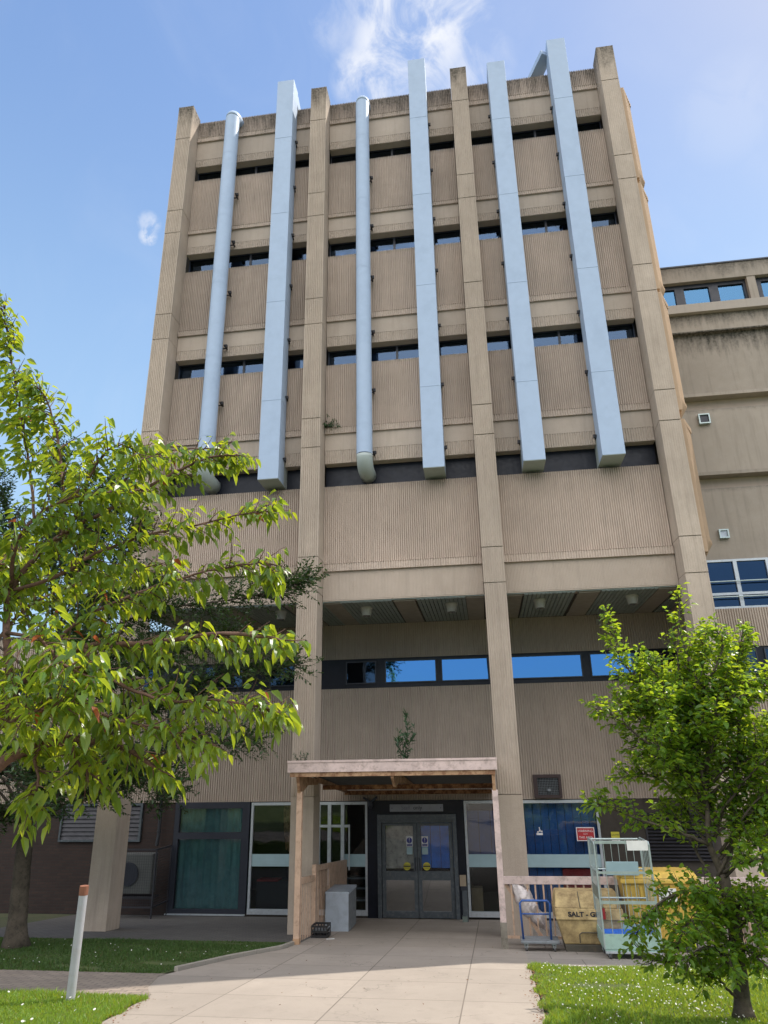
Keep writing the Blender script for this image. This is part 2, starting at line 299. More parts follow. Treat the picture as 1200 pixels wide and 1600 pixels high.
def leafm(name, base, trans, young=None, lo=0.0, tw=0.45, gloss=0.35, dark=0.6):
    m, t, p = mat(name)
    g = N(t, 'ShaderNodeNewGeometry'); rnd = g.outputs['Random Per Island']
    v = mth(t, 'FRACT', mth(t, 'MULTIPLY', rnd, 17.3))
    c = mixc_(t, v, tuple(x*dark for x in base), tuple(x*1.35 for x in base))
    tcol = mixc_(t, v, trans, (trans[0]*1.5, trans[1]*1.15, trans[2]*0.6))
    if young:
        y = mth(t, 'GREATER_THAN', rnd, 1-lo)
        c = mixc_(t, y, c, young); tcol = mixc_(t, y, tcol, tuple(min(1, x*2) for x in young))
    L(t, c, p.inputs['Base Color']); p.inputs['Roughness'].default_value = gloss; p.inputs['Specular IOR Level'].default_value = 0.45
    tl = N(t, 'ShaderNodeBsdfTranslucent'); L(t, tcol, tl.inputs[0])
    mx = N(t, 'ShaderNodeMixShader'); mx.inputs[0].default_value = tw
    L(t, p.outputs[0], mx.inputs[1]); L(t, tl.outputs[0], mx.inputs[2]); L(t, mx.outputs[0], t.nodes['Material Output'].inputs['Surface'])
    bump(t, p, noise(t, wpos(t), 90, 2), 0.15, 0.003)
    return m
M['cherry'] = leafm('cherry_leaf', (0.06, 0.14, 0.028), (0.42, 0.57, 0.04), (0.30, 0.08, 0.03), 0.006, 0.48, 0.32, 0.5)
M['darkleaf'] = leafm('plum_leaf', (0.035, 0.075, 0.025), (0.07, 0.14, 0.02), None, 0, 0.3)
M['pear'] = leafm('pear_leaf', (0.07, 0.155, 0.025), (0.38, 0.58, 0.04), None, 0, 0.5, 0.3, 0.5)
M['weed'] = leafm('weed_leaf', (0.045, 0.10, 0.05), (0.08, 0.16, 0.05), None, 0, 0.3)
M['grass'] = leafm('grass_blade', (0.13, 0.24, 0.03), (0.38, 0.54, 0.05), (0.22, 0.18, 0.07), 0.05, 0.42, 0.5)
M['grassdark'] = leafm('shaded_grass_blade', (0.05, 0.105, 0.022), (0.10, 0.18, 0.03), (0.1, 0.08, 0.03), 0.04, 0.3, 0.6)  # darker copy of the grass, the building's shade put into its colour
M['petal'] = leafm('daisy_petal', (0.62, 0.62, 0.58), (0.6, 0.6, 0.55), None, 0, 0.3, 0.6, 0.95)
M['litter'] = leafm('dry_leaf', (0.16, 0.07, 0.03), (0.2, 0.1, 0.03), None, 0, 0.2, 0.8)

# ---------------------------------------------------------------- mesh helpers
WL = {}     # world location of every root / part origin
class MB:
    def __init__(s): s.v = []; s.f = []
    def add(s, vs, fs):
        n = len(s.v); s.v += [tuple(v) for v in vs]; s.f += [tuple(i+n for i in f) for f in fs]; return s
    def box(s, x0, x1, y0, y1, z0, z1):
        vs = [(x, y, z) for z in (z0, z1) for y in (y0, y1) for x in (x0, x1)]
        return s.add(vs, [(0, 2, 3, 1), (4, 5, 7, 6), (0, 1, 5, 4), (2, 6, 7, 3), (0, 4, 6, 2), (1, 3, 7, 5)])
    def xbox(s, c, size, rot=None):
        hx, hy, hz = [q/2 for q in size]; c = Vector(c); Rm = rot if rot is not None else Matrix.Identity(3)
        vs = [c + Rm @ Vector((x, y, z)) for z in (-hz, hz) for y in (-hy, hy) for x in (-hx, hx)]
        return s.add(vs, [(0, 2, 3, 1), (4, 5, 7, 6), (0, 1, 5, 4), (2, 6, 7, 3), (0, 4, 6, 2), (1, 3, 7, 5)])
    def beam(s, a, b, w, h):
        a, b = Vector(a), Vector(b); d = (b-a); l = d.length; d.normalize()
        u = Vector((0, 0, 1)) if abs(d.z) < 0.95 else Vector((0, 1, 0))
        sx_ = d.cross(u).normalized(); uz = sx_.cross(d)
        rot = Matrix((sx_, d, uz)).transposed()
        return s.xbox((a+b)/2, (w, l, h), rot)
    def tube(s, pts, rad, n=8, caps=True):
        pts = [Vector(p) for p in pts]
        if isinstance(rad, (int, float)): rad = [rad]*len(pts)
        base = len(s.v); prev = None
        for i, p in enumerate(pts):
            d = (pts[min(i+1, len(pts)-1)] - pts[max(i-1, 0)]).normalized()
            if prev is None:
                a = Vector((0, 0, 1)) if abs(d.z) < 0.9 else Vector((1, 0, 0)); prev = d.cross(a).normalized()
            prev = (prev - d*prev.dot(d)).normalized(); q = d.cross(prev)
            for k in range(n):
                t = 2*math.pi*k/n; s.v.append(tuple(p + (prev*math.cos(t)+q*math.sin(t))*rad[i]))
        for i in range(len(pts)-1):
            for k in range(n):
                a = base+i*n+k; b = base+i*n+(k+1) % n; s.f.append((a, b, b+n, a+n))
        if caps:
            s.f.append(tuple(base+k for k in reversed(range(n)))); e = base+(len(pts)-1)*n; s.f.append(tuple(e+k for k in range(n)))
        return s
    def prism(s, poly, axis, a, b):
        """extrude polygon (list of 2-tuples) along axis from a to b; poly in the other two axes in xyz order"""
        n = len(poly); vs = []
        for t in (a, b):
            for p in poly:
                q = list(p); q.insert(axis, t); vs.append(tuple(q))
        fs = [tuple(range(n)), tuple(range(2*n-1, n-1, -1))] + [(i, i+n, (i+1) % n+n, (i+1) % n) for i in range(n)]
        return s.add(vs, fs)
    def quad(s, a, b, c, d): return s.add([a, b, c, d], [(0, 1, 2, 3)])
def link(name, data, parent, loc):
    o = bpy.data.objects.new(name, data); COL.objects.link(o)
    if parent is not None:
        o.parent = parent; WL[o.name] = WL[parent.name]
    else:
        o.location = loc; WL[o.name] = Vector(loc)
    return o
def part(name, mb, m, parent=None, smooth=False, bevel=0, loc=None, fix=True, label=None):
    if parent is not None: l0 = WL[parent.name]
    else:
        if loc is None:
            xs = [v[0] for v in mb.v]; ys = [v[1] for v in mb.v]; zs = [v[2] for v in mb.v]
            loc = ((min(xs)+max(xs))/2, (min(ys)+max(ys))/2, min(zs))
        l0 = Vector(loc)
    me = bpy.data.meshes.new(name)
    me.from_pydata([(v[0]-l0[0], v[1]-l0[1], v[2]-l0[2]) for v in mb.v], [], mb.f)
    if fix and len(mb.f) < 60000:
        bm = bmesh.new(); bm.from_mesh(me); bmesh.ops.recalc_face_normals(bm, faces=bm.faces); bm.to_mesh(me); bm.free()
    me.materials.append(M[m] if isinstance(m, str) else m)
    if smooth: me.polygons.foreach_set('use_smooth', [True]*len(me.polygons))
    o = link(name, me, parent, l0)
    if smooth and smooth != 'all':
        pass
    if bevel:
        b = o.modifiers.new('bevel', 'BEVEL'); b.width = bevel; b.segments = 2; b.limit_method = 'ANGLE'
    if label: o['label'] = label
    return o
def thing(name, label, cat, loc, group=None):
    o = bpy.data.objects.new(name, None); COL.objects.link(o); o.location = loc; WL[o.name] = Vector(loc)
    o.empty_display_size = 0.2
    tag(o, label, cat, group); return o
def tag(o, label=None, cat=None, group=None, kind=None):
    if label: o['label'] = label
    if cat: o['category'] = cat
    if group: o['group'] = group
    if kind: o['kind'] = kind
    return o
def text(name, body, size, loc, m, parent, rot=(R(90), 0, 0), ext=0.002, align='CENTER', sx=1.0, shear=0.0, bold=0.0):
    cu = bpy.data.curves.new(name, 'FONT'); cu.body = body; cu.size = size; cu.extrude = ext; cu.align_x = align; cu.align_y = 'CENTER'; cu.shear = shear; cu.offset = bold
    tmp = bpy.data.objects.new('tmp_text', cu); COL.objects.link(tmp)
    bpy.context.view_layer.update()
    me = bpy.data.meshes.new_from_object(tmp.evaluated_get(bpy.context.evaluated_depsgraph_get()))
    bpy.data.objects.remove(tmp); bpy.data.curves.remove(cu)
    Mx = Matrix.Translation(Vector(loc)-WL[parent.name]) @ Euler(rot).to_matrix().to_4x4() @ Matrix.Diagonal((sx, 1, 1, 1))
    me.transform(Mx); me.materials.clear(); me.materials.append(M[m])
    return link(name, me, parent, None)
def ribs(mb, x0, x1, z0, z1, yf, pitch=0.05, depth=0.02, rz=0.1, jit=0.004, axis='x', sgn=-1):
    """vertical corduroy ribs facing -Y (axis x) or +X (axis y); each row of each rib broken by a little jitter"""
    n = max(1, round((x1-x0)/pitch)); p = (x1-x0)/n; rows = max(1, round((z1-z0)/rz))
    cols = []
    for i in range(n):
        a = x0+i*p
        cols += [(a, 1), (a+.14*p, 0), (a+.60*p, 0), (a+.74*p, 1)]
    cols.append((x1, 1)); base = len(mb.v); nc = len(cols)
    for r in range(rows+1):
        z = z0+(z1-z0)*r/rows
        for k, (x, g) in enumerate(cols):
            jx = random.uniform(-jit, jit) if 0 < k < nc-1 else 0
            d = depth if g else random.uniform(-jit*.2, jit*1.4)
            if axis == 'x': mb.v.append((x+jx*.7, yf+d, z))
            else: mb.v.append((yf-d, x+jx*.7, z))
    for r in range(rows):
        for k in range(nc-1):
            a = base+r*nc+k; mb.f.append((a, a+1, a+1+nc, a+nc))
    return mb
# ---------------------------------------------------------------- ground
def gz(Y): return -.03-.1*Y if Y > -1.1 else min(1.7, .08+(-1.1-Y)*0.1097)
YB = [300, 60, 20, 8] + [3.5-0.5*i for i in range(0, 40)] + [-17, -20, -25, -40, -80, -300]
def gzz(Y): return gz(min(Y, 3.6))
def sheet(name, m, xl, xr, y0, y1, dz, parent=None, step=0.25, nx=1, label=None):
    """strip that follows the ground's slope; xl, xr are functions of Y or numbers"""
    mb = MB(); n = max(1, int(abs(y1-y0)/step)); rows = []
    for i in range(n+1):
        y = y0+(y1-y0)*i/n
        a = xl(y) if callable(xl) else xl; b = xr(y) if callable(xr) else xr
        rows.append([(a+(b-a)*k/nx, y, gzz(y)+dz) for k in range(nx+1)])
    base = 0
    for r in rows: mb.v += r
    w = nx+1
    for i in range(n):
        for k in range(nx): mb.f.append((i*w+k, i*w+k+1, (i+1)*w+k+1, (i+1)*w+k))
    return part(name, mb, m, parent, loc=(0, 0, 0))
mb = MB()
for y in YB: mb.v += [(-300, y, gzz(y)-.02), (300, y, gzz(y)-.02)]
for i in range(len(YB)-1): mb.f.append((2*i, 2*i+1, 2*i+3, 2*i+2))
tag(part('ground', mb, 'ground', loc=(0, 0, 0)), kind='structure')
def interp(tab):
    def f(y):
        for (y0, x0), (y1, x1) in zip(tab, tab[1:]):
            if y0 >= y >= y1: return x0+(x1-x0)*(y0-y)/(y0-y1)
        return tab[0][1] if y > tab[0][0] else tab[-1][1]
    return f
path_left = interp([(3.5, 5.1), (-1.3, 5.1), (-2.1, 5.05), (-3.4, 4.55), (-4.9, 4.15), (-5.2, 4.1), (-6.1, 4.35), (-6.5, 4.6), (-7.0, 4.66), (-8, 4.76), (-12, 5.2), (-30, 6)])
tag(sheet('path', 'slab', path_left, 9.27, 3.5, -30, 0.0, nx=2), kind='structure')
tag(sheet('side_path', 'setts', -40, lambda y: path_left(y), -5.0, -6.75, 0.004), kind='structure')
tag(sheet('pavement', 'slabr', 9.27, 60, 3.5, -3.45, 0.0), kind='structure')
tag(sheet('apron_paving', 'apron', -2.2, 5.09, 3.5, -1.15, 0.0), kind='structure')
tag(sheet('shaded_lawn_soil', 'soil', -60, lambda y: path_left(y)-.08, -1.15, -5.0, 0.0), kind='structure')
tag(sheet('dirt_bed', 'ground', -60, -2.2, 3.5, -1.15, 0.0), kind='structure')
tag(sheet('left_lawn_soil', 'soil', -60, lambda y: path_left(y)-0.02, -6.78, -30, 0.002), kind='structure')
tag(sheet('right_lawn_soil', 'soil', 9.29, 60, -3.48, -30, 0.004), kind='structure')
# kerb along the shaded lawn
mb = MB(); ys = [-1.2-0.32*i for i in range(12)]
for a, b in zip(ys, ys[1:]):
    mb.beam((path_left(a)-.06, a-.004, gz(a)+.02), (path_left(b)-.06, b+.004, gz(b)+.02), .07, .07)
tag(part('kerb', mb, 'kerb', bevel=.008), kind='structure')

# ---------------------------------------------------------------- tower
T = thing('concrete_tower', 'tall beige concrete tower of ribbed panels between four projecting columns', 'building', (7, 0, 0))
CX = [0, 4.51, 9.0, 13.5]; CW = .502
JO = [2.6, 7.19, 8.06, 11.03, 11.88, 14.84, 15.69, 18.66, 19.53, 22.49, 23.91]
for i, x in enumerate(CX):
    mb = MB(); zb = gz(0)-.1
    mb.box(x+.02, x+CW-.02, .03, .58, zb, 23.9)                     # core behind the joints
    mb.box(x-.004, x+CW+.004, -.006, .60, zb, 2.594)
    dep = (.019, .019, .010, .006)[i]
    for k, (a, b) in enumerate(zip(JO, JO[1:])):
        o = random.uniform(-.004, .004)
        mb.box(x+o, x+CW+o, .021, .60, a+.006, b-.006)
        ribs(mb, x+o+.035, x+o+CW-.035, a+.012, b-.012, 0.0, .054, dep, .08, .0035)
        mb.box(x+o+.001, x+o+.034, .001, .022, a+.012, b-.012); mb.box(x+o+CW-.034, x+o+CW-.001, .001, .0135, a+.012, b-.012)
    part('column', mb, 'column', T, fix=False)
# body
mb = MB(); mb.box(.03, 13.97, .98, 14, 7.06, 23.4); mb.box(.02, 13.98, .96, 13.98, 23.4, 23.72)
part('core_wall', mb, 'joint', T)
BAYS = [(.502, 4.51), (5.012, 9.0), (9.502, 13.5)]
UN = [(23.74, 22.98, 22.82, 22.03, 21.78), (21.20, 19.11, 18.99, 18.46, 18.24), (17.57, 15.39, 15.22, 14.68, 14.41), (13.80, 11.80, 11.63, 11.10, 10.77), (10.11, 7.98, 7.80, 7.80, 7.05)]
for (x0, x1) in BAYS:
    for u, (zt, zl, zs, ze, zb) in enumerate(UN):
        a, b = x0+.006, x1-.006
        mb = MB(); ribs(mb, a, b, zl+.012, zt, .55, .054, .034, .22, .0035); mb.box(a, b, .590, .975, zl, zt-.01)
        ribs(mb, a+.002, b-.002, zs, zl+.01, .490, .062, .022, .06, .006); mb.box(a+.004, b-.004, .514, .96, zs+.002, zl-.002+.012)
        mb.quad((a, .490, zl+.011), (b, .490, zl+.011), (b, .592, zl+.013), (a, .592, zl+.013))
        part('ribbed_panel', mb, 'panel', T, fix=False)
        mb = MB()
        if u < 4:
            mb.box(a+.003, b-.003, .554, .972, ze+.055, zs); mb.box(a+.003, b-.003, .580, .97, zb, ze+.054)
            ribs(mb, a+.004, b-.004, zb+.004, ze+.052, .545, .062, .024, .07, .008)
        else:
            ribs(mb, a+.004, b-.004, zb+.03, zs, .560, .035, .008, .1, .002); mb.box(a+.003, b-.003, .569, .975, zb, zs-.002)
        part('beam', mb, 'beam', T, fix=False)
# slit windows
for bi, (x0, x1) in enumerate(BAYS):
    for k in range(4):
        zl, zh = UN[k+1][0]-.12, UN[k][4]
        if k == 3:
            mb = MB(); mb.box(x0, x1, .80, .86, zl, zh+.05)
            part('window_panel', mb, 'navy', T); continue
        mb = MB(); zq = zh-.03
        nm = 4; w = (x1-x0)/nm
        mb.box(x0, x1, .80, .87, zq, zh+.04); mb.box(x0, x1, .80, .87, zl-.3, zl+.02)
        for q in range(nm+1): mb.box(x0+q*w-(.03 if q else 0), x0+q*w+(.03 if q < nm else 0), .803, .868, zl, zq)
        f = part('window', mb, 'frame', T)
        for q in range(nm):
            mb = MB(); mb.box(x0+q*w+.03, x0+q*w+w-.03, .835, .845, zl, zq)
            part('pane', mb, 'slit', f)
        mb = MB()
        for q in range(nm):
            h = random.choice([.05, .1, .3, .3, .2]); mb.box(x0+q*w+.05, x0+q*w+w-.05, .90, .91, zq-h, zq)
        part('blind', mb, 'acwhite', f)
# sunny side panels on the right flank
for zb, zt in [(18.75, 22.24), (14.95, 18.56), (11.35, 14.85), (7.7, 11.1)]:
    mb = MB()
    def outl(g):
        e = []
        P0, P1 = Vector((14.10, .12)), Vector((14.415+g, .78)); d = P1-P0; nrm = Vector((d.y, -d.x)).normalized()
        n = 7
        for i in range(n):
            for t, o in ((.0, .0), (.12, .022), (.55, .022), (.68, .0)):
                q = P0+d*((i+t)/n)+nrm*o; e.append((q.x, q.y))
        return [(13.98, .12)]+e+[(14.415+g, .8), (14.415+g, 13.5), (13.98, 13.5)]
    mb.prism(outl(0), 2, zb+.42, zt-.14); mb.prism(outl(.03), 2, zt-.14, zt)
    mb.prism(outl(.03), 2, zb+.34, zb+.42)
    A, B = outl(.03), outl(-.2); n = len(A)
    mb.add([(x, y, zb+.338) for x, y in A]+[(x, y, zb) for x, y in B], [(i, (i+1) % n, (i+1) % n+n, i+n) for i in range(n)]+[tuple(range(n, 2*n))])
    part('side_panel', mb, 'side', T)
mb = MB(); mb.box(13.99, 14.12, .62, 13.6, 2.3, 22.9); part('side_wall', mb, 'beam', T)
# soffit of the overhang
mb = MB(); mb.box(.03, 13.97, .97, 3.6, 7.04, 7.3)
part('soffit', mb, 'joint', T)
mb = MB()
sb = [(.5, .95), (2.25, 2.72), (4.0, 4.5), (5.03, 5.45), (6.78, 7.3), (8.55, 8.98), (9.52, 9.9), (11.22, 11.72), (13.05, 13.48)]
for a, b in sb: mb.box(a, b, .66, 3.5, 6.995, 7.045)
part('soffit_beam', mb, 'soffitbeam', T)
mb = MB(); x = .05
while x < 13.9:
    if not any(a-.03 < x+.05 < b+.03 for a, b in sb): mb.box(x, x+.085, .62, 3.5, 7.005, 7.035)
    x += .1
part('soffit_strip', mb, 'soffit', T)
mb = MB(); mb.box(.5, 13.5, .60, .615, 7.028, 7.047); part('soffit_trim', mb, 'ductend', T)
# recessed first-floor wall and the wall under it
WY = 3.5
def wall_ribs(name, x0, x1, z0, z1, parent, m='lower'):
    mb = MB(); ribs(mb, x0, x1, z0, z1, WY, .064, .036, .2, .004); mb.box(x0, x1, WY+.040, WY+.3, z0+.002, z1)
    return part(name, mb, m, parent, fix=False)
wall_ribs('upper_wall', 0.0, 14.1, 6.03, 7.0, T); wall_ribs('lower_wall', 0.0, 14.1, 2.33, 5.22, T)
# first-floor strip window
mb = MB(); mb.box(0, 14.1, WY+.05, WY+.2, 5.22, 6.03); fr = part('window', mb, 'navy', T)
def pane_frame(x0, x1, z0, z1, name='pane', m='mirror', w=.035, y=WY, parent=None, fm='frame', d=.05):
    mb = MB()
    mb.box(x0-w, x1+w, y, y+d, z1, z1+w); mb.box(x0-w, x1+w, y, y+d, z0-w, z0); mb.box(x0-w, x0, y+.001, y+d-.001, z0, z1); mb.box(x1, x1+w, y+.001, y+d-.001, z0, z1)
    part('window_frame', mb, fm, parent)
    mb = MB(); mb.box(x0, x1, y+.02, y+.03, z0, z1); return part(name, mb, m, parent)
for a, b, m_ in [(.9, 2.0, 'slit'), (2.85, 3.65, 'slit'), (5.06, 5.86, 'slit'), (6.17, 7.55, 'mirror'), (7.74, 9.0, 'mirror'), (9.55, 11.48, 'mirror'), (11.75, 13.4, 'mirror')]:
    pane_frame(a, b, 5.37, 5.93, 'pane', m_, .03, WY+.01, fr)
# ground floor: brick, rooms behind
g0 = gz(3.5)-.05
mb = MB(); mb.box(-8, .30, WY+.04, WY+.25, g0-.1, 1.36); mb.box(-.6, .30, WY+.041, WY+.249, 1.36, 2.33); mb.box(-8, -3.0, WY+.042, WY+.248, 1.36, 2.33)
part('brick_wall', mb, 'brick', T)
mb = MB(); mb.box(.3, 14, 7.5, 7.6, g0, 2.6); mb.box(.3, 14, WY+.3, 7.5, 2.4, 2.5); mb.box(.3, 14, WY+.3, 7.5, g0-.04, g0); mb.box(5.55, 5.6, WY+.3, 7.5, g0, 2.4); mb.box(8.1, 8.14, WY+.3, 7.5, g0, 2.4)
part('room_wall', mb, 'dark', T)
mb = MB(); mb.box(.3, 5.62, WY+.02, WY+.2, g0-.05, g0+.10); mb.box(11.5, 12.6, WY+.02, WY+.2, g0-.1, 2.33); mb.box(8.12, 11.5, WY+.03, WY+.2, g0-.05, g0+.05)
part('plinth', mb, 'joint', T)
# curtained window
mb = MB(); X0, X1 = .32, 2.42
for a, b, c, d in [(X0, X1, 2.17, 2.33), (X0, X1, 1.42, 1.58), (X0, X1, g0+.1, g0+.2), (X0, X0+.13, g0+.2, 2.17), (X1-.2, X1, g0+.2, 2.17)]:
    mb.box(a, b, WY+(.0 if b-a > 1 else .004), WY+.12, c, d)
cw = part('window', mb, 'frame', T)
for a, b in ((g0+.2, 1.42), (1.58, 2.17)):
    mb = MB(); mb.box(X0+.13, X1-.2, WY+.06, WY+.07, a, b); part('pane', mb, 'glass', cw)
mb = MB(); mb.box(X0-.05, X1, WY-.06, WY+.0-.004, g0+.07, g0+.1); part('sill', mb, 'alu', cw)
mb = MB(); n = 130
for i in range(n+1):
    x = .35+2.1*i/n; y = WY+.16+.035*math.sin(i*.55)+.02*math.sin(i*.21+1)
    mb.v += [(x, y, g0+.05), (x, y, 2.3)]
for i in range(n): mb.f.append((2*i, 2*i+2, 2*i+3, 2*i+1))
tag(part('curtain', mb, 'teal', smooth=True), 'teal curtain drawn behind the big dark-framed ground floor window', 'curtain')
# pale framed windows
def pale(x0, x1, mull=(), band=True, zb=None, gm='glass', sill=.1):
    zb = g0+.12 if zb is None else zb; mb = MB(); w = .06
    mb.box(x0, x1, WY-.01, WY+.07, 2.24, 2.31); mb.box(x0, x1, WY-.012, WY+.072, zb-.02, zb+sill)
    mb.box(x0, x0+w, WY-.006, WY+.068, zb+sill, 2.24); mb.box(x1-w, x1, WY-.006, WY+.068, zb+sill, 2.24)
    for q in mull: mb.box(q-.04, q+.04, WY-.004, WY+.066, zb+sill, 2.24)
    f = part('window', mb, 'alu', T)
    xs = [x0+w]+list(mull)+[x1-w]
    for i, (a, b) in enumerate(zip(xs, xs[1:])):
        mb = MB(); mb.box(a+(.04 if i else 0), b-(.04 if i < len(xs)-2 else 0), WY+.03, WY+.036, zb+sill, 2.24); part('pane', mb, gm, f)
    if band:
        mb = MB(); mb.box(x0+w+.002, x1-w-.002, WY+.018, WY+.024, .77, 1.06); part('frosted_band', mb, 'band', f)
    return f
pale(2.47, 4.3)
f = pale(4.3, 5.62, (), False)
mb = MB(); mb.box(4.97, 5.56, WY+.018, WY+.024, .77, 1.06); part('frosted_band', mb, 'band', f)
# open casement in front of that window
mb = MB()
for a in (4.62, 4.97): mb.box(a-.045, a+.045, WY-.07, WY-.02, .35, 2.26)
mb.box(4.33, 5.16, WY-.075, WY-.025, 1.70, 1.76); mb.box(5.13, 5.16, WY-.065, WY-.03, .7, 1.70)
part('casement', mb, 'alu', f)
pale(8.14, 9.05); pale(9.05, 11.50, (9.5,), True, None, 'glass')
# things seen inside
def inside(name, x0, x1, y0, y1, z0, z1, m, lab, cat):
    mb = MB(); mb.box(x0, x1, y0, y1, z0, z1); return tag(part(name, mb, m, bevel=.01), lab, cat)
def folded(name, x0, x1, y, z0, z1, m, lab, cat, pitch=.16, d=.03):
    mb = MB(); x = x0
    while x < x1-1e-6:
        e = min(x+pitch-.012, x1); mb.box(x, e, y+random.uniform(0, d), y+d+.02, z0, z1); x += pitch
    return tag(part(name, mb, m), lab, cat)
folded('blue_board', 8.2, 9.06, WY+.16, .95, 2.06, 'hoard', 'dark blue board inside the narrow window right of the doors', 'board', .3)
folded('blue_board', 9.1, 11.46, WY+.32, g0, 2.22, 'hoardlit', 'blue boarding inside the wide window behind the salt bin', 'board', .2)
inside('cardboard_box', 8.22, 8.5, WY+.2, WY+.5, g0+.1, .28, 'card', 'brown cardboard box inside the narrow window right of the doors', 'box')
inside('red_crate', 10.5, 11.35, WY+.12, WY+.28, .0, .72, 'redcloth', 'dark red crate inside the wide window behind the railing', 'crate')
inside('storage_box', 2.6, 3.55, WY+.3, WY+.8, g0+.05, .38, 'black', 'black storage box with red lid inside the narrow left window', 'box')
inside('red_cloth', 2.62, 3.2, WY+.24, WY+.6, .385, .43, 'redcloth', 'red cloth lying on the black storage box inside', 'cloth')
mb = MB()
for i in range(14):
    z = 2.25-.02*i; mb.tube([(3.30+.03*i+random.uniform(-.02, .02), WY+.25, 2.26), (3.36+.025*i, WY+.24, 1.6), (3.4+.02*i, WY+.25, 1.05+.2*random.random())], [.03, .045, .02], 6)
tag(part('hanging_fabric', mb, 'rust'), 'brown and orange fabric hanging inside the left pale-framed window', 'fabric')
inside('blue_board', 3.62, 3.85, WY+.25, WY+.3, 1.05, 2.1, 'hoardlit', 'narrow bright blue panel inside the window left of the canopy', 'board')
t = thing('shelf_unit', 'grey low shelf unit inside the window left of the doors', 'shelf', (5.3, 4.0, g0))
for z in (g0+.05, -.05, .22, .45):
    mb = MB(); mb.box(5.0, 5.55, 3.75, 4.1, z, z+.04); part('shelf', mb, 'cabside', t)
mb = MB(); mb.box(4.99, 5.02, 3.74, 4.11, g0, .5); part('side_panel', mb, 'cabside', t)
# door surround, entrance doors
mb = MB(); mb.box(5.62, 5.89, WY-.02, WY+.2, g0, 2.0); mb.box(7.93, 8.12, WY-.02, WY+.2, g0, 2.0); mb.box(5.62, 8.12, WY-.022, WY+.2, 2.0, 2.332)
part('door_surround', mb, 'navy', T)
mb = MB(); gd = gz(3.4)
mb.box(5.89, 7.93, WY-.09, WY+.06, 1.86, 2.0); mb.box(5.89, 5.99, WY-.088, WY+.06, gd, 1.86); mb.box(7.83, 7.93, WY-.088, WY+.06, gd, 1.86); mb.box(5.99, 7.83, WY-.08, WY+.05, 1.80, 1.86)
part('door_frame', mb, 'steel', T, bevel=.004)
for s, (a, b) in enumerate(((6.0, 6.905), (6.915, 7.82))):
    mb = MB(); w = .095; y0, y1 = WY-.04, WY+.01
    mb.box(a, a+w, y0, y1, gd+.01, 1.79); mb.box(b-w, b, y0, y1, gd+.01, 1.79)
    mb.box(a+w, b-w, y0+.001, y1-.001, 1.73, 1.79); mb.box(a+w, b-w, y0+.001, y1-.001, .475, .68); mb.box(a+w, b-w, y0+.001, y1-.001, gd+.01, gd+.16)
    dr = part('entrance_door', mb, 'steel', T, bevel=.003)
    for z0, z1 in ((.68, 1.73), (gd+.16, .475)):
        mb = MB(); mb.box(a+w, b-w, y0+.02, y0+.026, z0, z1); part('pane', mb, 'clear' if z0 > .5 else 'doorglass', dr)
    hx = b-.05 if s == 0 else a+.05
    mb = MB(); mb.tube([(hx, y0, .98), (hx, y0-.06, .98), (hx, y0-.06, .70), (hx, y0, .70)], .013, 6); part('handle', mb, 'frame', dr)
    sx_ = b-w-.10 if s == 0 else a+w+.095
    mb = MB(); mb.box(sx_-.082, sx_+.082, y0+.014, y0+.018, 1.24, 1.48); st = part('door_notice', mb, 'white', dr)
    mb = MB(); mb.tube([(sx_, y0+.0135, 1.385), (sx_, y0+.011, 1.385)], .068, 24); mb.box(sx_-.066, sx_+.066, y0+.011, y0+.0135, 1.255, 1.30); part('notice_symbol', mb, 'signblue', dr)
    text('notice_mark', '!', .15, (sx_, y0+.0095, 1.385), 'white', dr, ext=.001)
    text('notice_text', 'Fire door', .026, (sx_, y0+.0095, 1.278), 'white', dr, ext=.001)
    mb = MB(); mb.box(sx_-.075, sx_+.075, y0+.0145, y0+.0185, 1.06, 1.225); part('small_notice', mb, 'band', dr)
    for q in range(3): pass
    cx_ = sx_-.075 if s == 0 else sx_+.03
    mb = MB(); mb.tube([(cx_, y0+.018, .79), (cx_, y0+.0125, .79)], .093, 24); part('round_sticker', mb, 'yellow', dr)
    mb = MB(); mb.box(cx_-.088, cx_+.088, y0+.0105, y0+.0125, .775, .805); mb.box(cx_-.06, cx_+.06, y0+.0105, y0+.0125, .82, .828); mb.box(cx_-.06, cx_+.06, y0+.0105, y0+.0125, .745, .753); part('sticker_lines', mb, 'ink', dr)
# boards coloured to stand in for reflections in the door glass
inside('stone_reflection', 6.0, 6.9, 3.62, 3.64, .72, 1.85, 'stonerefl', 'grey board painted as a stone reflection behind the left door', 'board')
folded('blue_reflection', 7.0, 7.85, 3.58, .74, 1.85, 'reflection', 'bright blue screen painted on a panel behind the right door', 'reflection', .25)
# name board over the doors
t = thing('name_board', 'faded grey board above the entrance doors with half worn-off lettering', 'sign', (6.92, WY-.05, 2.06))
mb = MB(); mb.box(6.22, 7.61, WY-.055, WY-.03, 2.065, 2.24); part('board', mb, 'signgrey', t, bevel=.003)
text('faded_letters', 'Staff', .135, (6.64, WY-.057, 2.155), 'fadedink', t, ext=.001)
text('letters', 'only', .135, (6.95, WY-.057, 2.155), 'ink', t, ext=.001)
mb = MB()
for q in (6.28, 7.55): mb.tube([(q, WY-.055, 2.15), (q, WY-.06, 2.15)], .012, 8)
part('screw', mb, 'ink', t)
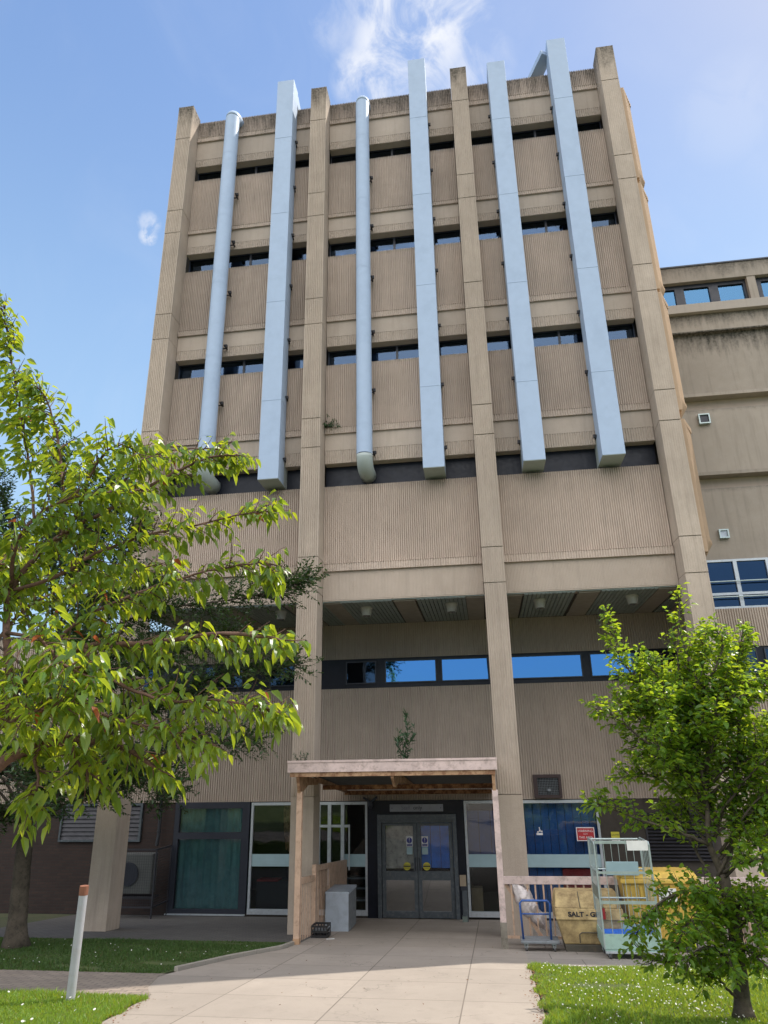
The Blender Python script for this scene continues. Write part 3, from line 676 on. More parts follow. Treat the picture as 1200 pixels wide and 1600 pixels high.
# soffit lamps
LAB = ['round soffit lamp over the left bay half hidden by plum leaves', 'round soffit lamp left of the middle soffit beam above the canopy', 'round soffit lamp right of the middle soffit beam next to the third column', 'round soffit lamp left of the beam in the right-hand bay', 'round soffit lamp above the small right-hand tree top']
for i, x in enumerate((3.75, 6.0, 8.17, 10.35, 12.56)):
    t = thing('soffit_lamp', LAB[i], 'lamp', (x, 1.28, 7.0), 'round lamps under the soffit')
    mb = MB(); mb.tube([(x, 1.28, 7.01), (x, 1.28, 6.97), (x, 1.28, 6.969), (x, 1.28, 6.80)], [.155, .155, .14, .115], 24); part('housing', mb, 'lamp', t, fix=True)
    mb = MB(); mb.tube([(x, 1.28, 6.80), (x, 1.28, 6.785)], [.09, .085], 20); part('lens', mb, 'lampglass', t)
# small camera / sensor near right bay soffit
mb = MB(); mb.box(12.0, 12.12, 3.38, 3.5, 6.72, 6.85); mb.tube([(12.06, 3.36, 6.74), (12.06, 3.25, 6.68)], .035, 10)
tag(part('security_camera', mb, 'lamp'), 'small pale security camera high on the ribbed wall under the right soffit', 'camera')

# ---------------------------------------------------------------- annexe on the right
A = thing('annexe', 'lower stained concrete block to the right of the tower with blue-reflecting top windows', 'building', (20, 3.5, 0))
XA, XB = 14.13, 34
def abox(name, m, *bs, bevel=0):
    mb = MB()
    for b in bs: mb.box(*b)
    return part(name, mb, m, A, bevel=bevel)
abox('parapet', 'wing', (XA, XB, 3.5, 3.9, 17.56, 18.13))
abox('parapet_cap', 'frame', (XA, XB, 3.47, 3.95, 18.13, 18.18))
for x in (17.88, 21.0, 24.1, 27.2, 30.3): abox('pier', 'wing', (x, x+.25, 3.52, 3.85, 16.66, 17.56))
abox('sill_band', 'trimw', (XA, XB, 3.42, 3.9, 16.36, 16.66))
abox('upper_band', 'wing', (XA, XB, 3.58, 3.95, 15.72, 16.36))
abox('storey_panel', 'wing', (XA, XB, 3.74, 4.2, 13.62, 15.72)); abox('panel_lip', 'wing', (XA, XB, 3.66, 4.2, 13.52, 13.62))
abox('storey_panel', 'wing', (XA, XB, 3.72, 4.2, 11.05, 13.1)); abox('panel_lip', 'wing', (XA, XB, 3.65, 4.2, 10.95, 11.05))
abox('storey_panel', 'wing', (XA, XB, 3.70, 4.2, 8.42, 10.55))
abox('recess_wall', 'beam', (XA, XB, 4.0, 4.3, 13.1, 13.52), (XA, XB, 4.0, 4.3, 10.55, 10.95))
abox('roof_mass', 'joint', (XA, XB, 4.3, 14, 2.3, 17.9))
for x0, x1 in [(14.75, 17.88), (18.13, 21.0), (21.25, 24.1), (24.35, 27.2)]:
    n = 3; w = (x1-x0)/n; mb = MB()
    mb.box(x0, x1, 3.66, 3.8, 17.42, 17.56); mb.box(x0, x1, 3.66, 3.8, 16.66, 16.74)
    gaps = []
    for q in range(n):
        a, b = x0+q*w+.2, x0+(q+1)*w-.08; gaps.append((a, b))
    e = x0
    for a, b in gaps: mb.box(e, a, 3.662, 3.8, 16.74, 17.42); e = b
    mb.box(e, x1, 3.662, 3.8, 16.74, 17.42)
    f = part('window', mb, 'frame', A)
    for k, (a, b) in enumerate(gaps):
        mb = MB(); mb.box(a, b, 3.72, 3.73, 16.74, 17.42); part('pane', mb, 'mirror2', f)
        mb = MB(); mb.box(a, b, 3.75, 3.76, 17.42-(.2, .68, .5)[k], 17.42); part('blind', mb, 'white', f)
mb = MB()
for x in (15.9, 16.75, 17.6, 18.45, 19.3, 20.15): mb.box(x-.05, x+.05, 3.60, 3.68, 7.06, 8.36)
mb.box(XA, XB, 3.605, 3.675, 8.34, 8.40); mb.box(XA, XB, 3.56, 3.70, 7.02, 7.08); mb.box(XA, XB, 3.603, 3.67, 7.40, 7.47)
f = part('window', mb, 'alu', A)
mb = MB(); mb.box(XA, XB, 3.66, 3.67, 7.08, 8.34); part('pane', mb, 'slit', f)
mb = MB(); mb.tube([(XA, 3.5, 7.76), (XB, 3.5, 7.76)], .018, 6); mb.tube([(XA, 3.5, 7.33), (XB, 3.5, 7.33)], .018, 6); part('guard_rail', mb, 'galv', f)
abox('room_back', 'dark', (XA, XB, 4.25, 4.28, 7.0, 8.4))
wall_ribs('upper_wall', XA, 26, 6.0, 7.02, A); wall_ribs('lower_wall', XA, 26, 2.33, 5.2, A)
mb = MB(); mb.box(XA, 26, WY+.05, WY+.2, 5.2, 6.0); f = part('window', mb, 'navy', A)
for a in (14.4, 16.2, 18.0): pane_frame(a, a+1.55, 5.33, 5.92, 'pane', 'slit', .03, WY+.01, f)
abox('ground_floor_wall', 'joint', (12.6, 26, WY+.05, WY+.25, gz(3.5)-.1, 2.33))
mb = MB()
for k in range(14): mb.xbox((13.35, WY-.01, .95+.078*k), (1.5, .07, .012), Euler((R(35), 0, 0)).to_matrix())
mb.box(12.58, 12.62, WY-.04, WY+.05, .9, 2.02); mb.box(14.08, 14.12, WY-.04, WY+.05, .9, 2.02)
tag(part('louvre_grille', mb, 'louvre'), 'dark louvred grille on the ground floor wall behind the yellow bin', 'grille')
mb = MB()
for k in range(14): mb.xbox((15.6, WY-.01, .95+.078*k), (1.7, .07, .012), Euler((R(35), 0, 0)).to_matrix())
tag(part('louvre_grille', mb, 'louvre'), 'dark louvred grille at the right picture edge behind the last column', 'grille')
for i, (x, z, l) in enumerate(((15.85, 12.75, 'square grey wall vent high on the annexe just below the dark ledge'), (15.78, 9.15, 'square grey wall vent low on the annexe above the large blue window'))):
    t = thing('wall_vent', l, 'vent', (x, 3.7, z), 'square vents on the annexe wall')
    mb = MB(); w = .16 if i == 0 else .13
    mb.box(x-w, x+w, 3.6, 3.705, z-w, z-w+.035); mb.box(x-w, x+w, 3.6, 3.705, z+w-.035, z+w); mb.box(x-w, x-w+.035, 3.602, 3.705, z-w+.035, z+w-.035); mb.box(x+w-.035, x+w, 3.602, 3.705, z-w+.035, z+w-.035)
    part('frame', mb, 'galv', t)
    mb = MB(); mb.box(x-w+.035, x+w-.035, 3.64, 3.69, z-w+.035, z+w-.035); part('grille', mb, 'frame' if i == 0 else 'cab', t)

# ---------------------------------------------------------------- low wing on the left
B = thing('low_wing', 'low ribbed concrete wing left of the tower behind the trees', 'building', (-8, 3.5, 0))
wall_ribs('upper_wall', -16, -.01, 6.03, 7.0, B); wall_ribs('lower_wall', -16, -.01, 2.33, 5.22, B)
mb = MB(); mb.box(-16, -.01, WY+.05, WY+.2, 5.22, 6.03); f = part('window', mb, 'navy', B)
for a in (-2.4, -4.4, -6.4): pane_frame(a, a+1.7, 5.37, 5.93, 'pane', 'slit', .03, WY+.01, f)
mb = MB(); mb.box(-16, -.02, WY+.3, 14, 0, 6.9); mb.box(-16, -8.02, WY+.06, WY+.3, -.5, 2.33); part('wing_mass', mb, 'joint', B)
mb = MB(); mb.box(-16, -.01, WY-.02, WY+.4, 7.0, 7.05); part('roof_edge', mb, 'frame', B)
mb = MB(); x0, x1 = -3.0, -.62
for a, b, c, d in [(x0, x1, 2.26, 2.32), (x0, x1, 1.36, 1.41), (x0, x0+.05, 1.41, 2.26), (x1-.06, x1, 1.41, 2.26)]: mb.box(a, b, WY-.02, WY+.06, c, d)
f = part('window', mb, 'steel', B)
mb = MB()
for k in range(8): mb.xbox(((x0+x1)/2, WY+.03, 1.46+.105*k), (x1-x0-.1, .012, .11), Euler((R(-20), 0, 0)).to_matrix())
part('louvre', mb, 'louvre', f)
# ---------------------------------------------------------------- ducts
def duct_brackets(t, x, ztop, w):
    z = 10.9
    while z < ztop-1:
        mb = MB()
        for s in ((1,) if x < 9 else (-1,)):
            mb.box(x+s*(w/2+.0)-.0-.02, x+s*(w/2)+.02, .30, .55, z, z+.03)
            mb.box(x+s*(w/2+.045)-.03, x+s*(w/2+.045)+.03, .33, .39, z-.035, z+.05)
        mb.box(x-w/2-.02, x+w/2+.02, .47, .5, z, z+.03)
        part('bracket', mb, 'bracket', t); z += 1.86
def square_duct(x, wt, wb, zt, back, label):
    """straight box duct on the facade with joints; narrower at the top by perspective only; 'back' = how it returns to the roof"""
    t = thing('ventilation_duct', label, 'duct', (x, .1, 10.2), 'pale metal ducts running up the tower')
    w = wb; y0, y1 = -.05, .46; z = 10.2; mb = MB(); js = MB()
    zz = [10.2, 10.9+1.1, 13.1, 14.2, 15.3, 17.2, 19.2, 21.2, zt]
    zz = [10.2]+[10.2+(zt-10.2)*k/8 for k in (1.3, 3.1, 4.9, 6.6, 8)]
    for a, b in zip(zz, zz[1:]):
        mb.box(x-w/2, x+w/2, y0, y1, a+.004, b-.004)
        if b < zt-.1: mb.box(x-w/2-.006, x+w/2+.006, y0-.006, y1+.006, b-.010, b+.010)
    part('casing', mb, 'duct', t, bevel=.006); 
    mb = MB(); mb.box(x-w/2+.004, x+w/2-.004, y1, .86, 10.204, 10.95); part('inlet', mb, 'ductend', t)
    mb = MB(); mb.box(x-w/2+.002, x+w/2-.002, y0+.002, .79, 10.192, 10.2); part('underside', mb, 'ductend', t)
    if back:
        mb = MB(); h = back
        # flat return from the duct head down to the roof, left open between duct and return
        mb.beam((x, y1-.02, zt-.22), (x, 2.6, zt-.22-h*1.0), w-.02, .40)
        part('roof_return', mb, 'duct', t)
    duct_brackets(t, x, zt, w); return t
def round_duct(x, r, zt, label):
    t = thing('ventilation_duct', label, 'duct', (x, .2, 10.1), 'pale metal ducts running up the tower')
    yc = .17; mb = MB(); pts = [(x, yc+.75, 10.44)]
    for k in range(0, 9): a = math.pi/2*k/8; pts.append((x, yc+.34-.34*math.sin(a), 10.44-0+.34*(1-math.cos(a))*1.0))
    mb.tube(pts, r, 24); part('lower_elbow', mb, 'ductend', t, smooth=True)
    js = MB(); js.tube([(x, yc, 10.78+(zt-11.28)*k/20) for k in range(21)], r, 24, caps=False); z = 11.6
    while z < zt-.6: js.tube([(x, yc, z), (x, yc, z+.02)], r+.004, 24, caps=False); z += 2.5
    part('pipe', js, 'duct', t, smooth=True)
    pts = []
    for k in range(0, 9): a = math.pi/2*k/8; pts.append((x, yc+.5*(1-math.cos(a)), zt-.5+.28*math.sin(a)))
    pts += [(x, 1.2, zt-.24), (x, 1.9, zt-.5)]
    mb = MB(); mb.tube(pts, r, 24); part('upper_elbow', mb, 'duct', t, smooth=True)
    duct_brackets(t, x, zt-1, 2*r)
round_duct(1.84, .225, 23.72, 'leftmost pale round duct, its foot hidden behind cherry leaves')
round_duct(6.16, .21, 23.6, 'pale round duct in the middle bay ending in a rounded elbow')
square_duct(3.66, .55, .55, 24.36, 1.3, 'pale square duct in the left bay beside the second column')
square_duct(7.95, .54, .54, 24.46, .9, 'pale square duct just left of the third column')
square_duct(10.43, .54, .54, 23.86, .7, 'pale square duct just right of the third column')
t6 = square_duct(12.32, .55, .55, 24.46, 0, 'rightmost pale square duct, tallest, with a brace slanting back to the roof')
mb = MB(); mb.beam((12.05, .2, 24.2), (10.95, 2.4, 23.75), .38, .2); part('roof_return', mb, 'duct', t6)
mb = MB(); mb.box(6.5, 6.68, 1.3, 1.5, 23.7, 23.98); tag(part('roof_box', mb, 'frame'), 'small dark box on the roof edge next to the middle round duct', 'box')

# ---------------------------------------------------------------- canopy
K = thing('entrance_canopy', 'pink-edged entrance canopy on peach posts with rusted beams underneath', 'canopy', (7, -1.5, .12))
FZ0, FZ1 = 3.12, 3.32
mb = MB(); mb.box(4.89, 9.0, -1.72, -1.69, FZ0, FZ1); mb.box(4.89, 4.92, -1.69, 0.0, FZ0-.0, FZ1-.02); mb.box(8.97, 9.0, -1.69, 0.0, FZ0, FZ1-.02); mb.box(4.88, 9.01, -1.73, -1.60, FZ1, FZ1+.02)
part('fascia', mb, 'pink', K)
mb = MB(); mb.box(4.88, 9.01, -1.735, -1.731, FZ1-.02, FZ1+.018); part('fascia_edge', mb, 'pink', K)
def rz(Y): return 3.12-(Y+1.7)*.108          # underside of the roof, falling towards the building
mb = MB(); mb.beam((6.95, -1.68, rz(-1.68)+.10), (6.95, -.02, rz(-.02)+.10), 4.04, .03); mb.beam((7.0, 0, rz(0)+.098), (7.0, 3.42, rz(3.42)+.098), 3.94, .03)
part('roof_sheet', mb, 'roofsheet', K)
mb = MB(); mb.beam((4.93, -1.66, 3.08), (8.96, -1.66, 3.08), .06, .09); part('front_beam', mb, 'rustypeach', K)
for y in (.75, 3.3):
    mb = MB(); a, b = (5.05, 8.95)
    z = 2.72 if y < 2 else 2.50; mb.box(a, b, y-.03, y+.03, z, z+.085); mb.box(a, b, y-.04, y+.04, z-.012, z-.001)
    part('purlin', mb, 'rust', K)
for x in (5.0+.08, 6.97, 8.92):
    mb = MB(); e = 3.36
    if x < 6: mb.prism([(-1.66, 3.11), (-1.66, 3.03), (-1.5, 2.72), (-1.4, 2.72), (-.9, 2.86), (.0, 2.84), (.0, 2.94)], 0, x-.03, x+.03)
    elif x > 8: mb.prism([(-1.66, 3.11), (-1.66, 3.03), (-1.6, 2.72), (-1.5, 2.72), (-1.0, 2.86), (.0, 2.84), (.0, 2.94)], 0, x-.03, x+.03)
    else: mb.prism([(-1.66, 3.11), (-1.66, 3.0), (-1.3, 2.82), (-.9, 2.88), (.0, 2.84), (.0, 2.94)], 0, x-.03, x+.03)
    mb.beam((x, 0, rz(0)+.01), (x, e, rz(e)+.01), .06, .10)
    part('rafter', mb, 'rustypeach', K)
for x, y in ((5.085, -1.45), (8.93, -1.55)):
    mb = MB(); mb.box(x-.055, x+.055, y-.055, y+.055, gz(y)-.02, 2.76); p = part('post', mb, 'pink' if x > 8 else 'cream', K, bevel=.006)
    mb = MB(); mb.box(x-.059, x+.059, y-.059, y+.059, gz(y)-.02, gz(y)+.42 if x > 8 else gz(y)+.1); part('worn_foot', mb, 'worn' if x > 8 else 'rustypeach', p)
# left balustrade in two stepped lengths
Lr = thing('left_balustrade', 'peach wooden balustrade stepping down beside the canopy towards the doors', 'railing', (5.1, 0, 0))
def rail_y(p, x, ya, yb, za, zb, hb=.11, m='cream'):
    mb = MB(); mb.beam((x, ya, za-hb/2), (x, yb, zb-hb/2), .05, hb); return part('top_rail', mb, m, p)
rail_y(Lr, 5.1, -1.39, -.17, 1.21, 1.10); rail_y(Lr, 5.1, -.17, 3.3, 1.27, .96)
k = 0; y = -1.34
while y < 1.25:
    zt = (1.21-(y+1.39)*.09-.11) if y < -.17 else (1.27-(y+.17)*.09-.11)
    mb = MB(); mb.box(5.093, 5.107, y-.014, y+.014, gz(y)+.03, zt); part('baluster', mb, 'cream', Lr); y += .135
mb = MB(); mb.prism([(1.28, gz(1.28)+.02), (3.3, gz(3.3)+.02), (3.3, .86), (1.28, 1.03)], 0, 5.08, 5.12); part('solid_panel', mb, 'cream', Lr)
mb = MB(); mb.box(5.06, 5.14, -.22, -.12, gz(-.2), 1.29); part('newel_post', mb, 'cream', Lr)
mb = MB(); mb.tube([(5.06, .75, 1.19), (5.04, .72, 1.24), (5.03, .68, 1.2), (5.03, .66, .95), (5.03, .66, .78)], .012, 6); mb.box(5.0, 5.06, .62, .7, .72, .78)
tag(part('hanging_cable', mb, 'black'), 'black cable hooked over the peach balustrade above the grey cabinet', 'cable')
# right railing
Rr = thing('front_railing', 'long pink-topped railing with thin peach bars running right from the canopy', 'railing', (11, -1.1, .1))
mb = MB(); mb.box(8.99, 13.4, -1.13, -1.07, 1.09, 1.22); part('top_rail', mb, 'pink', Rr, bevel=.004)
mb = MB(); mb.box(8.99, 13.4, -1.125, -1.075, .20, .24); part('bottom_rail', mb, 'cream', Rr)
x = 9.12; k = 0
while x < 13.35:
    mb = MB(); mb.box(x-.014, x+.014, -1.115, -1.085, .24, 1.09); part('baluster', mb, 'cream', Rr); x += .148
mb = MB(); mb.beam((9.02, -1.05, 1.08), (9.62, -1.05, .22), .03, .06); part('diagonal_brace', mb, 'cream', Rr)
Fr = thing('board_fence', 'weathered grey vertical board fence with pink top rail at the far right', 'fence', (15, -1.1, .1))
mb = MB(); mb.box(13.42, 17.5, -1.14, -1.07, 1.09, 1.22); part('top_rail', mb, 'pink', Fr)
x = 13.45
while x < 17.4:
    mb = MB(); mb.box(x, x+.118, -1.07, -1.05, .12, 1.09); part('board', mb, 'plate', Fr); x += .13

# ---------------------------------------------------------------- things around the entrance
c = thing('grey_cabinet', 'grey metal cabinet standing against the peach balustrade under the canopy', 'cabinet', (5.34, 1.1, gz(1.1)))
zb = gz(1.0)-.03
mb = MB(); mb.box(5.16, 5.66, .69, 1.62, zb+.03, .60); part('body', mb, 'cabside', c, bevel=.006)
mb = MB(); mb.box(5.158, 5.664, .665, .69, zb+.03, .60); part('front_panel', mb, 'cab', c, bevel=.006)
mb = MB(); mb.box(5.15, 5.672, .66, 1.63, .60, .65); part('lid', mb, 'cab', c, bevel=.008)
mb = MB(); mb.box(5.135, 5.15, .72, .76, .05, .20); part('latch', mb, 'white', c)
c = thing('milk_crate', 'black plastic crate on the ground in front of the grey cabinet', 'crate', (5.25, -.3, gz(-.3)))
zb = gz(-.3)+.01
mb = MB(); x0, x1, y0, y1 = 5.13, 5.46, -.5, -.16
mb.box(x0, x1, y0, y1, zb, zb+.02)
for z in (zb+.02, zb+.10, zb+.19):
    mb.box(x0, x1, y0, y0+.02, z, z+.035); mb.box(x0, x1, y1-.02, y1, z, z+.035); mb.box(x0, x0+.02, y0+.02, y1-.02, z, z+.035); mb.box(x1-.02, x1, y0+.02, y1-.02, z, z+.035)
for k in range(6):
    x = x0+(x1-x0-.02)*k/5
    for y in (y0+.001, y1-.019): mb.box(x, x+.02, y, y+.018, zb+.02, zb+.22)
part('basket', mb, 'black', c)
mb = MB(); mb.box(x0+.03, x1-.03, y0+.04, y1-.04, zb+.12, zb+.15); part('contents', mb, 'cabside', c)
mb = MB(); mb.xbox((5.55, -.62, gz(-.62)+.006), (.16, .05, .004), Euler((0, 0, .3)).to_matrix()); tag(part('paper_scrap', mb, 'white'), 'scrap of white paper on the slabs beside the black crate', 'litter')
# intercom post
c = thing('intercom_post', 'short grey post with beige keypad plate right of the doors', 'post', (8.06, 2.9, gz(2.9)))
mb = MB(); mb.box(8.02, 8.14, 2.9, 3.0, gz(2.9)-.02, .36); part('post', mb, 'steel', c); mb = MB(); mb.box(8.0, 8.15, 2.86, 3.0, .35, .44); part('collar', mb, 'frame', c)
mb = MB(); mb.box(7.98, 8.13, 2.86, 2.9, .44, .68); part('keypad_plate', mb, 'plate', c, bevel=.004)
mb = MB(); mb.box(8.0, 8.12, 2.85, 3.02, gz(2.9)-.01, gz(2.9)+.12); part('foot', mb, 'olive', c)
# dome camera left of the sign, bracket under the canopy
mb = MB(); mb.tube([(5.72, 3.44, 2.30), (5.72, 3.44, 2.22), (5.72, 3.44, 2.14)], [.07, .07, .03], 16); mb.beam((5.55, 3.3, 2.42), (5.72, 3.4, 2.30), .04, .05); mb.beam((5.9, 3.3, 2.42), (5.72, 3.4, 2.30), .04, .05)
tag(part('dome_camera', mb, 'frame'), 'dark dome camera on a bracket at the left corner of the door surround', 'camera')
# vent grille on the wall
c = thing('wall_grille', 'square dark brown fan grille on the ribbed wall above the wide blue window', 'vent', (10.3, 3.45, 2.36))
mb = MB()
for a, b, q, d in [(9.95, 10.65, 2.84, 2.92), (9.95, 10.65, 2.36, 2.43), (9.95, 10.05, 2.43, 2.84), (10.58, 10.65, 2.43, 2.84)]: mb.box(a, b, 3.40, 3.52, q, d)
part('frame', mb, 'grille', c); mb = MB(); mb.box(10.05, 10.58, 3.47, 3.5, 2.43, 2.84); part('backing', mb, 'dark', c)
mb = MB()
for k in range(13): mb.box(10.06+.04*k, 10.065+.04*k, 3.43, 3.435, 2.43, 2.84)
for k in range(10): mb.box(10.05, 10.58, 3.436, 3.441, 2.45+.04*k, 2.455+.04*k)
mb.tube([(10.33, 3.42, 2.52), (10.33, 3.425, 2.58)], .05, 12); part('wire_guard', mb, 'cabside', c)
# red sign
c = thing('red_sign', 'red notice with white border in the wide window behind the railing', 'sign', (11.13, 3.40, 1.36))
mb = MB(); mb.box(10.90, 11.34, 3.42, 3.44, 1.37, 1.68); part('border', mb, 'whiteink', c); mb = MB(); mb.box(10.92, 11.32, 3.416, 3.42, 1.39, 1.66); part('board', mb, 'red', c)
text('lettering', 'WARNING', .075, (11.12, 3.413, 1.595), 'whiteink', c, ext=.001); text('lettering', 'CCTV', .04, (11.12, 3.413, 1.525), 'whiteink', c, ext=.001); text('lettering', 'THIS AREA', .07, (11.12, 3.413, 1.45), 'whiteink', c, ext=.001)
# white emblem on the window
mb = MB()
for x, z, w, h in [(9.93, 1.50, .15, .045), (9.95, 1.555, .04, .03), (10.0, 1.575, .035, .05), (10.05, 1.56, .03, .04), (10.0, 1.64, .02, .04)]: mb.box(x-.0, x+w, 3.505, 3.508, z, z+h)
tag(part('window_sticker', mb, 'whiteink'), 'small white crown-like sticker on the wide blue window', 'sticker')
# yellow notice on wall
c = thing('yellow_notice', 'small yellow and white notice on the grey wall above the wheeled cage', 'sign', (11.84, 3.4, 1.3))
mb = MB(); mb.box(11.74, 11.94, 3.47, 3.49, 1.42, 1.57); part('upper_half', mb, 'yellow', c); mb = MB(); mb.box(11.74, 11.94, 3.47, 3.49, 1.3, 1.42); part('lower_half', mb, 'white', c)
text('lettering', 'CAUTION', .04, (11.84, 3.467, 1.5), 'ink', c, ext=.001)
# left downpipe, air-con cage
mb = MB(); mb.tube([(-.06, 3.42, 5.2), (-.06, 3.42, 1.55), (-.08, 3.4, 1.27)], .045, 10); mb.tube([(-.06, 3.42, 1.6), (-.06, 3.42, 1.64)], .06, 10)
tag(part('downpipe', mb, 'pipe'), 'thin dark downpipe on the wall left of the curtained window', 'pipe')
c = thing('aircon_cage', 'galvanised mesh cage around an air conditioning unit behind the left column', 'cage', (-.1, 3.0, .1))
mb = MB(); x0, x1, y0, y1, z0, z1 = -.95, .32, 2.55, 3.45, -.03, 1.27
for a, b in [((x0, y0, z0), (x1, y0, z0)), ((x0, y0, z1), (x1, y0, z1)), ((x0, y0, z0), (x0, y0, z1)), ((x1, y0, z0), (x1, y0, z1)), ((x1, y0, z0), (x1, y1, z0)), ((x1, y0, z1), (x1, y1, z1)), ((x1, y1, z0), (x1, y1, z1)), ((x0, y0, z1), (x0, y1, z1))]: mb.beam(a, b, .035, .035)
mb.beam((x1, y1, z0+.1), (x1, y1, gz(3.4)), .03, .03); mb.beam((x1, y0, z0), (x1, y0, gz(2.55)), .03, .03); mb.beam((x0, y0, z0), (x0, y0, gz(2.55)), .03, .03)
part('frame', mb, 'louvre', c)
mb = MB(); q = x0
while q < x1: mb.box(q, q+.005, y0-.001, y0+.003, z0, z1); q += .06
q = z0
while q < z1: mb.box(x0, x1, y0-.004, y0-.001, q, q+.005); mb.box(x1+.001, x1+.004, y0, y1, q, q+.005); q += .06
q = y0
while q < y1: mb.box(x1-.001, x1+.001, q, q+.005, z0, z1); q += .06
part('mesh', mb, 'louvre', c)
c = thing('aircon_unit', 'off-white air conditioning unit inside the mesh cage by the left column', 'air conditioner', (-.3, 2.9, .15))
mb = MB(); mb.box(-.82, .12, 2.8, 3.12, .22, 1.15); part('casing', mb, 'acwhite', c, bevel=.02)
mb = MB(); mb.tube([(-.5, 2.79, .68), (-.5, 2.76, .68)], .27, 28); part('fan_grille', mb, 'frame', c)
mb = MB(); mb.box(-.85, .2, 2.8, 3.15, .12, .16); part('stand', mb, 'louvre', c)

# ---------------------------------------------------------------- trolley, sheeting, salt bin, cage, bin
def wheel(p, x, y, z, r, w, ax='x'):
    mb = MB(); d = Vector((w/2, 0, 0)) if ax == 'x' else Vector((0, w/2, 0)); C0 = Vector((x, y, z+r))
    mb.tube([C0-d, C0+d], r, 18); wh = part('wheel', mb, 'wheel', p)
    mb = MB(); mb.tube([C0-d*1.15, C0+d*1.15], r*.4, 12); part('hub', mb, 'galv', wh)
    mb = MB(); mb.beam(C0-d*1.5, C0-d*1.5+Vector((0, 0, r+.03)), .012, .03); mb.beam(C0+d*1.5, C0+d*1.5+Vector((0, 0, r+.03)), .012, .03); mb.box(C0.x-.04, C0.x+.04, C0.y-.04, C0.y+.04, C0.z+r+.005, C0.z+r+.03); part('fork', mb, 'galv', wh)
c = thing('platform_trolley', 'flat platform trolley with blue tubular handle by the right canopy post', 'trolley', (9.54, -1.7, .14))
zt = .30
mb = MB(); mb.xbox((9.54, -1.66, zt), (.66, .40, .04)); part('deck', mb, 'cabside', c, bevel=.008)
mb = MB(); mb.tube([(9.26, -1.72, zt+.02), (9.24, -1.72, .88), (9.28, -1.72, .92), (9.72, -1.72, .92), (9.76, -1.72, .88), (9.74, -1.72, zt+.02)], .019, 10); mb.tube([(9.245, -1.72, .71), (9.755, -1.72, .71)], .013, 8)
part('handle', mb, 'blue', c, smooth=True)
for x, y in ((9.3, -1.8), (9.78, -1.8), (9.3, -1.52), (9.78, -1.52)): wheel(c, x, y, gz(y), .052, .03)
# rolled sheeting leaning behind the railing
mb = MB(); n = 22; pts = []; rad = []
for i in range(n+1):
    t_ = i/n; pts.append((9.12+.72*t_+.02*math.sin(9*t_), -.98-.05*math.sin(5*t_), 1.14-1.0*t_)); rad.append(.035+.13*math.sin(math.pi*min(1, t_*1.05+.12))**.8+.012*math.sin(31*t_))
mb.tube(pts, rad, 14)
for i, v in enumerate(mb.v): mb.v[i] = (v[0]+random.uniform(-.012, .012), v[1]*1.0+random.uniform(-.01, .01), v[2]+random.uniform(-.012, .012))
tag(part('plastic_sheeting', mb, 'plastic'), 'crumpled pale plastic sheeting leaning behind the railing next to the trolley', 'plastic sheet')
# salt bin
c = thing('salt_bin', 'dirty yellow lidded salt and grit bin behind the wheeled cage', 'bin', (10.45, -1.5, .13))
def hexa(mb, b, t, z0, z1):
    vs = [(b[0], b[2], z0), (b[1], b[2], z0), (b[1], b[3], z0), (b[0], b[3], z0), (t[0], t[2], z1), (t[1], t[2], z1), (t[1], t[3], z1), (t[0], t[3], z1)]
    mb.add(vs, [(3, 2, 1, 0), (4, 5, 6, 7), (0, 1, 5, 4), (1, 2, 6, 5), (2, 3, 7, 6), (3, 0, 4, 7)])
mb = MB(); hexa(mb, (9.96, 10.90, -1.80, -1.24), (9.86, 10.98, -1.88, -1.20), .27, .66); part('body', mb, 'salt', c, bevel=.02)
mb = MB(); hexa(mb, (9.98, 10.88, -1.79, -1.25), (9.96, 10.90, -1.80, -1.24), .12, .268); part('base', mb, 'saltdark', c, bevel=.015)
mb = MB(); hexa(mb, (9.84, 11.0, -1.90, -1.19), (9.83, 10.99, -1.86, -1.19), .655, .83); part('lid', mb, 'salt', c, bevel=.015)
mb = MB(); hexa(mb, (9.84, 10.98, -1.86, -1.19), (9.88, 10.94, -1.62, -1.25), .832, 1.06); part('lid_top', mb, 'salt', c, bevel=.025)
mb = MB(); mb.beam((10.27, -1.875, .835), (10.27, -1.63, 1.055), .012, .012); mb.beam((10.66, -1.875, .835), (10.66, -1.63, 1.055), .012, .012); part('lid_rib', mb, 'saltdark', c)
mb = MB(); mb.tube([(10.22, -1.83, .3), (10.22, -1.85, .43), (10.26, -1.86, .46), (10.62, -1.86, .46), (10.66, -1.85, .43), (10.66, -1.83, .3)], .009, 6); part('moulded_panel_edge', mb, 'saltdark', c)
mb = MB(); mb.box(10.63, 10.68, -1.93, -1.88, .68, .84); part('hasp', mb, 'redcloth', c)
text('lettering', 'SALT - GRIT', .105, (10.37, -1.898, .742), 'ink', c, rot=(R(96), 0, 0), ext=.001, sx=1.15, bold=.004)
# roll cage
c = thing('roll_cage', 'tall wheeled wire cage with mint green base in front of the salt bin', 'roll cage', (11.0, -2.2, .25))
x0, x1, y0, y1 = 10.53, 11.42, -2.6, -1.85; zb, zm, zt = .385, .60, 1.95
gz0 = gz(-2.3)
